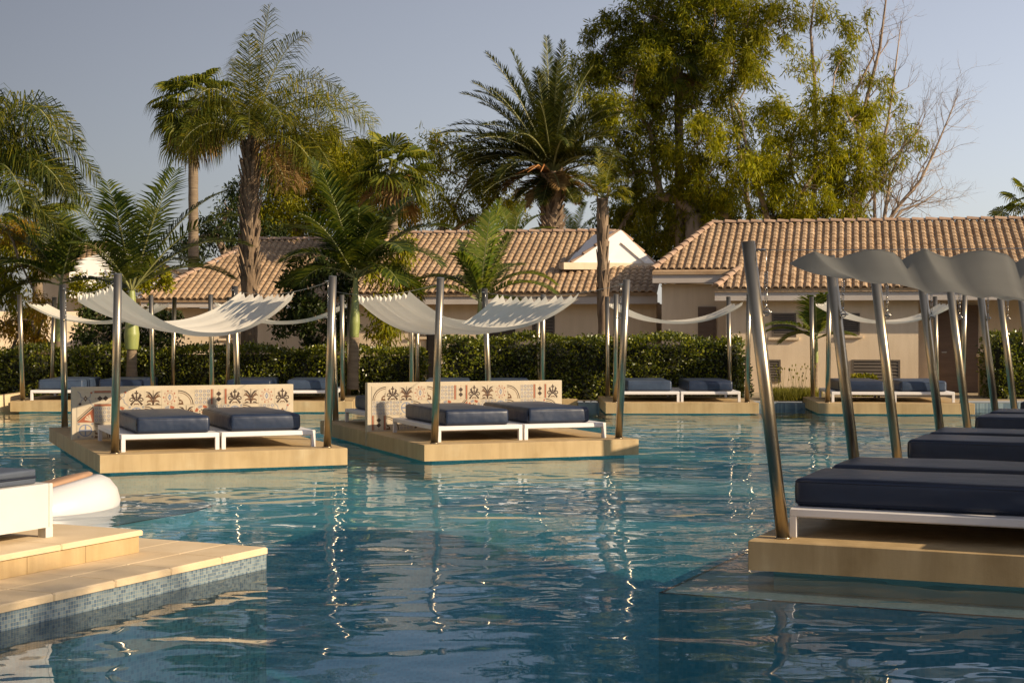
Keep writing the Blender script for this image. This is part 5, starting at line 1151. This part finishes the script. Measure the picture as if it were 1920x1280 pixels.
hedge('low hedge ending right of the yellow-green crownshaft', X(668, 38.4), X(795, 38.4), 38.1, 39.2, 1.24, 66)
hedge('hedge beside the stone pillar behind the steel poles', X(1862, 38.0), X(2010, 38.0), 37.6, 38.8, 1.62, 67)
hedge('small bright clipped bush under the second shuttered window', X(1598, 38.4), X(1640, 38.4), 38.1, 38.8, 0.62, 68, 'leaf_mid', 900, None)
hedge('short dark hedge stub at the end of the tall hedge', X(1380, 37.9), X(1402, 37.9), 37.7, 38.2, 1.05, 69, 'leaf_dark', 700)
# flowering grass clump
rs = np.random.default_rng(71); n = 5200; x0, x1 = X(1443, 37.3), X(1532, 37.3)
P = np.stack([rs.uniform(x0, x1, n), rs.uniform(36.75, 37.9, n), np.full(n, 0.14)], 1); h = rs.uniform(0.12, 0.34, (n, 1)); tall = rs.random(n) < 0.012; h[tall] = rs.uniform(0.5, 0.85, (tall.sum(), 1))
d = rs.normal(0, 0.35, (n, 3)); d[tall] *= 0.4; d[:, 2] = 1; d = norm(d); s = norm(np.cross(d, rs.normal(0, 1, (n, 3)))); w_ = np.where(tall[:, None], 0.010, 0.014)
V = np.stack([P-s*w_/2, P+s*w_/2, P+d*h+s*w_*.15, P+d*h-s*w_*.15], 1).reshape(-1, 3); F1 = np.arange(n*4).reshape(-1, 4)
tp = (P+d*h)[tall]; kx = len(tp); hd = []
for dx in (-1, 1):
    for dz in (0,): hd.append(np.stack([tp+[0, 0, -0.035], tp+[0.017*dx, 0.01, 0], tp+[0, 0, 0.035], tp+[-0.01*dx, -0.017, 0]], 1).reshape(-1, 3))
V = np.concatenate([V]+hd); F1 = np.arange(len(V)).reshape(-1, 4)
o = link('grass', np_mesh('grass', V, F1, [M['grass']])); o['kind'] = 'stuff'; o['label'] = 'golden flowering border grass at the pool edge'

t, c = palm('queen palm outside the picture that throws its shadow on the stone deck', (11.5, 2.4, 0.16), (11.2, 2.7, 6.6), [0.19, 0.19, 0.16], 'bark_palm')
add_fronds(t, c, [(dirv(i*137.5, 70-i*5), 2.6, 1.4) for i in range(7)], 'leaf_queen', nl=34, ll=0.6, width=0.03, plum=0.6, droop=1.3, rad=0.03)
# trees on the open side of the pool, outside the picture: they mirror darkly in the steel poles
for k_, (x_, y_, h_) in enumerate(((29.5, -4, 6.5), (30.5, 6, 7.5), (29.5, 15, 6.8), (31, 24, 7.2), (30, 33, 6.2), (20, -12, 7.0), (11, -14, 6.5))):
    lobes = []
    b_ = Vector((x_, y_, 0.16)); t = thing('tree', b_, 'garden tree outside the picture, number %s along the open side' % ('one two three four five six seven'.split()[k_]), 'tree', 'garden trees outside the picture')
    m = MB(); m.tube([(0, 0, -0.3), (0.1, 0, h_*0.3), (0, 0.1, h_*0.6)], [0.2, 0.17, 0.1], M['bark_grey'], 8); m.build('trunk', t)
    rs = np.random.default_rng(90+k_); n = 150; u = norm(rs.normal(0, 1, (n, 3)))*rs.uniform(0.3, 1, (n, 1)); CC = u*np.array([3.2, 4.5, h_*0.45])+np.array([0, 0, h_*0.52])
    V, Q = leaves_arrays(CC, np.full(n, 0.9), 45, 0.5, 0.22, 0.3, rs); link('crown', np_mesh('crown', V, Q, [M['leaf_dark']]), t)
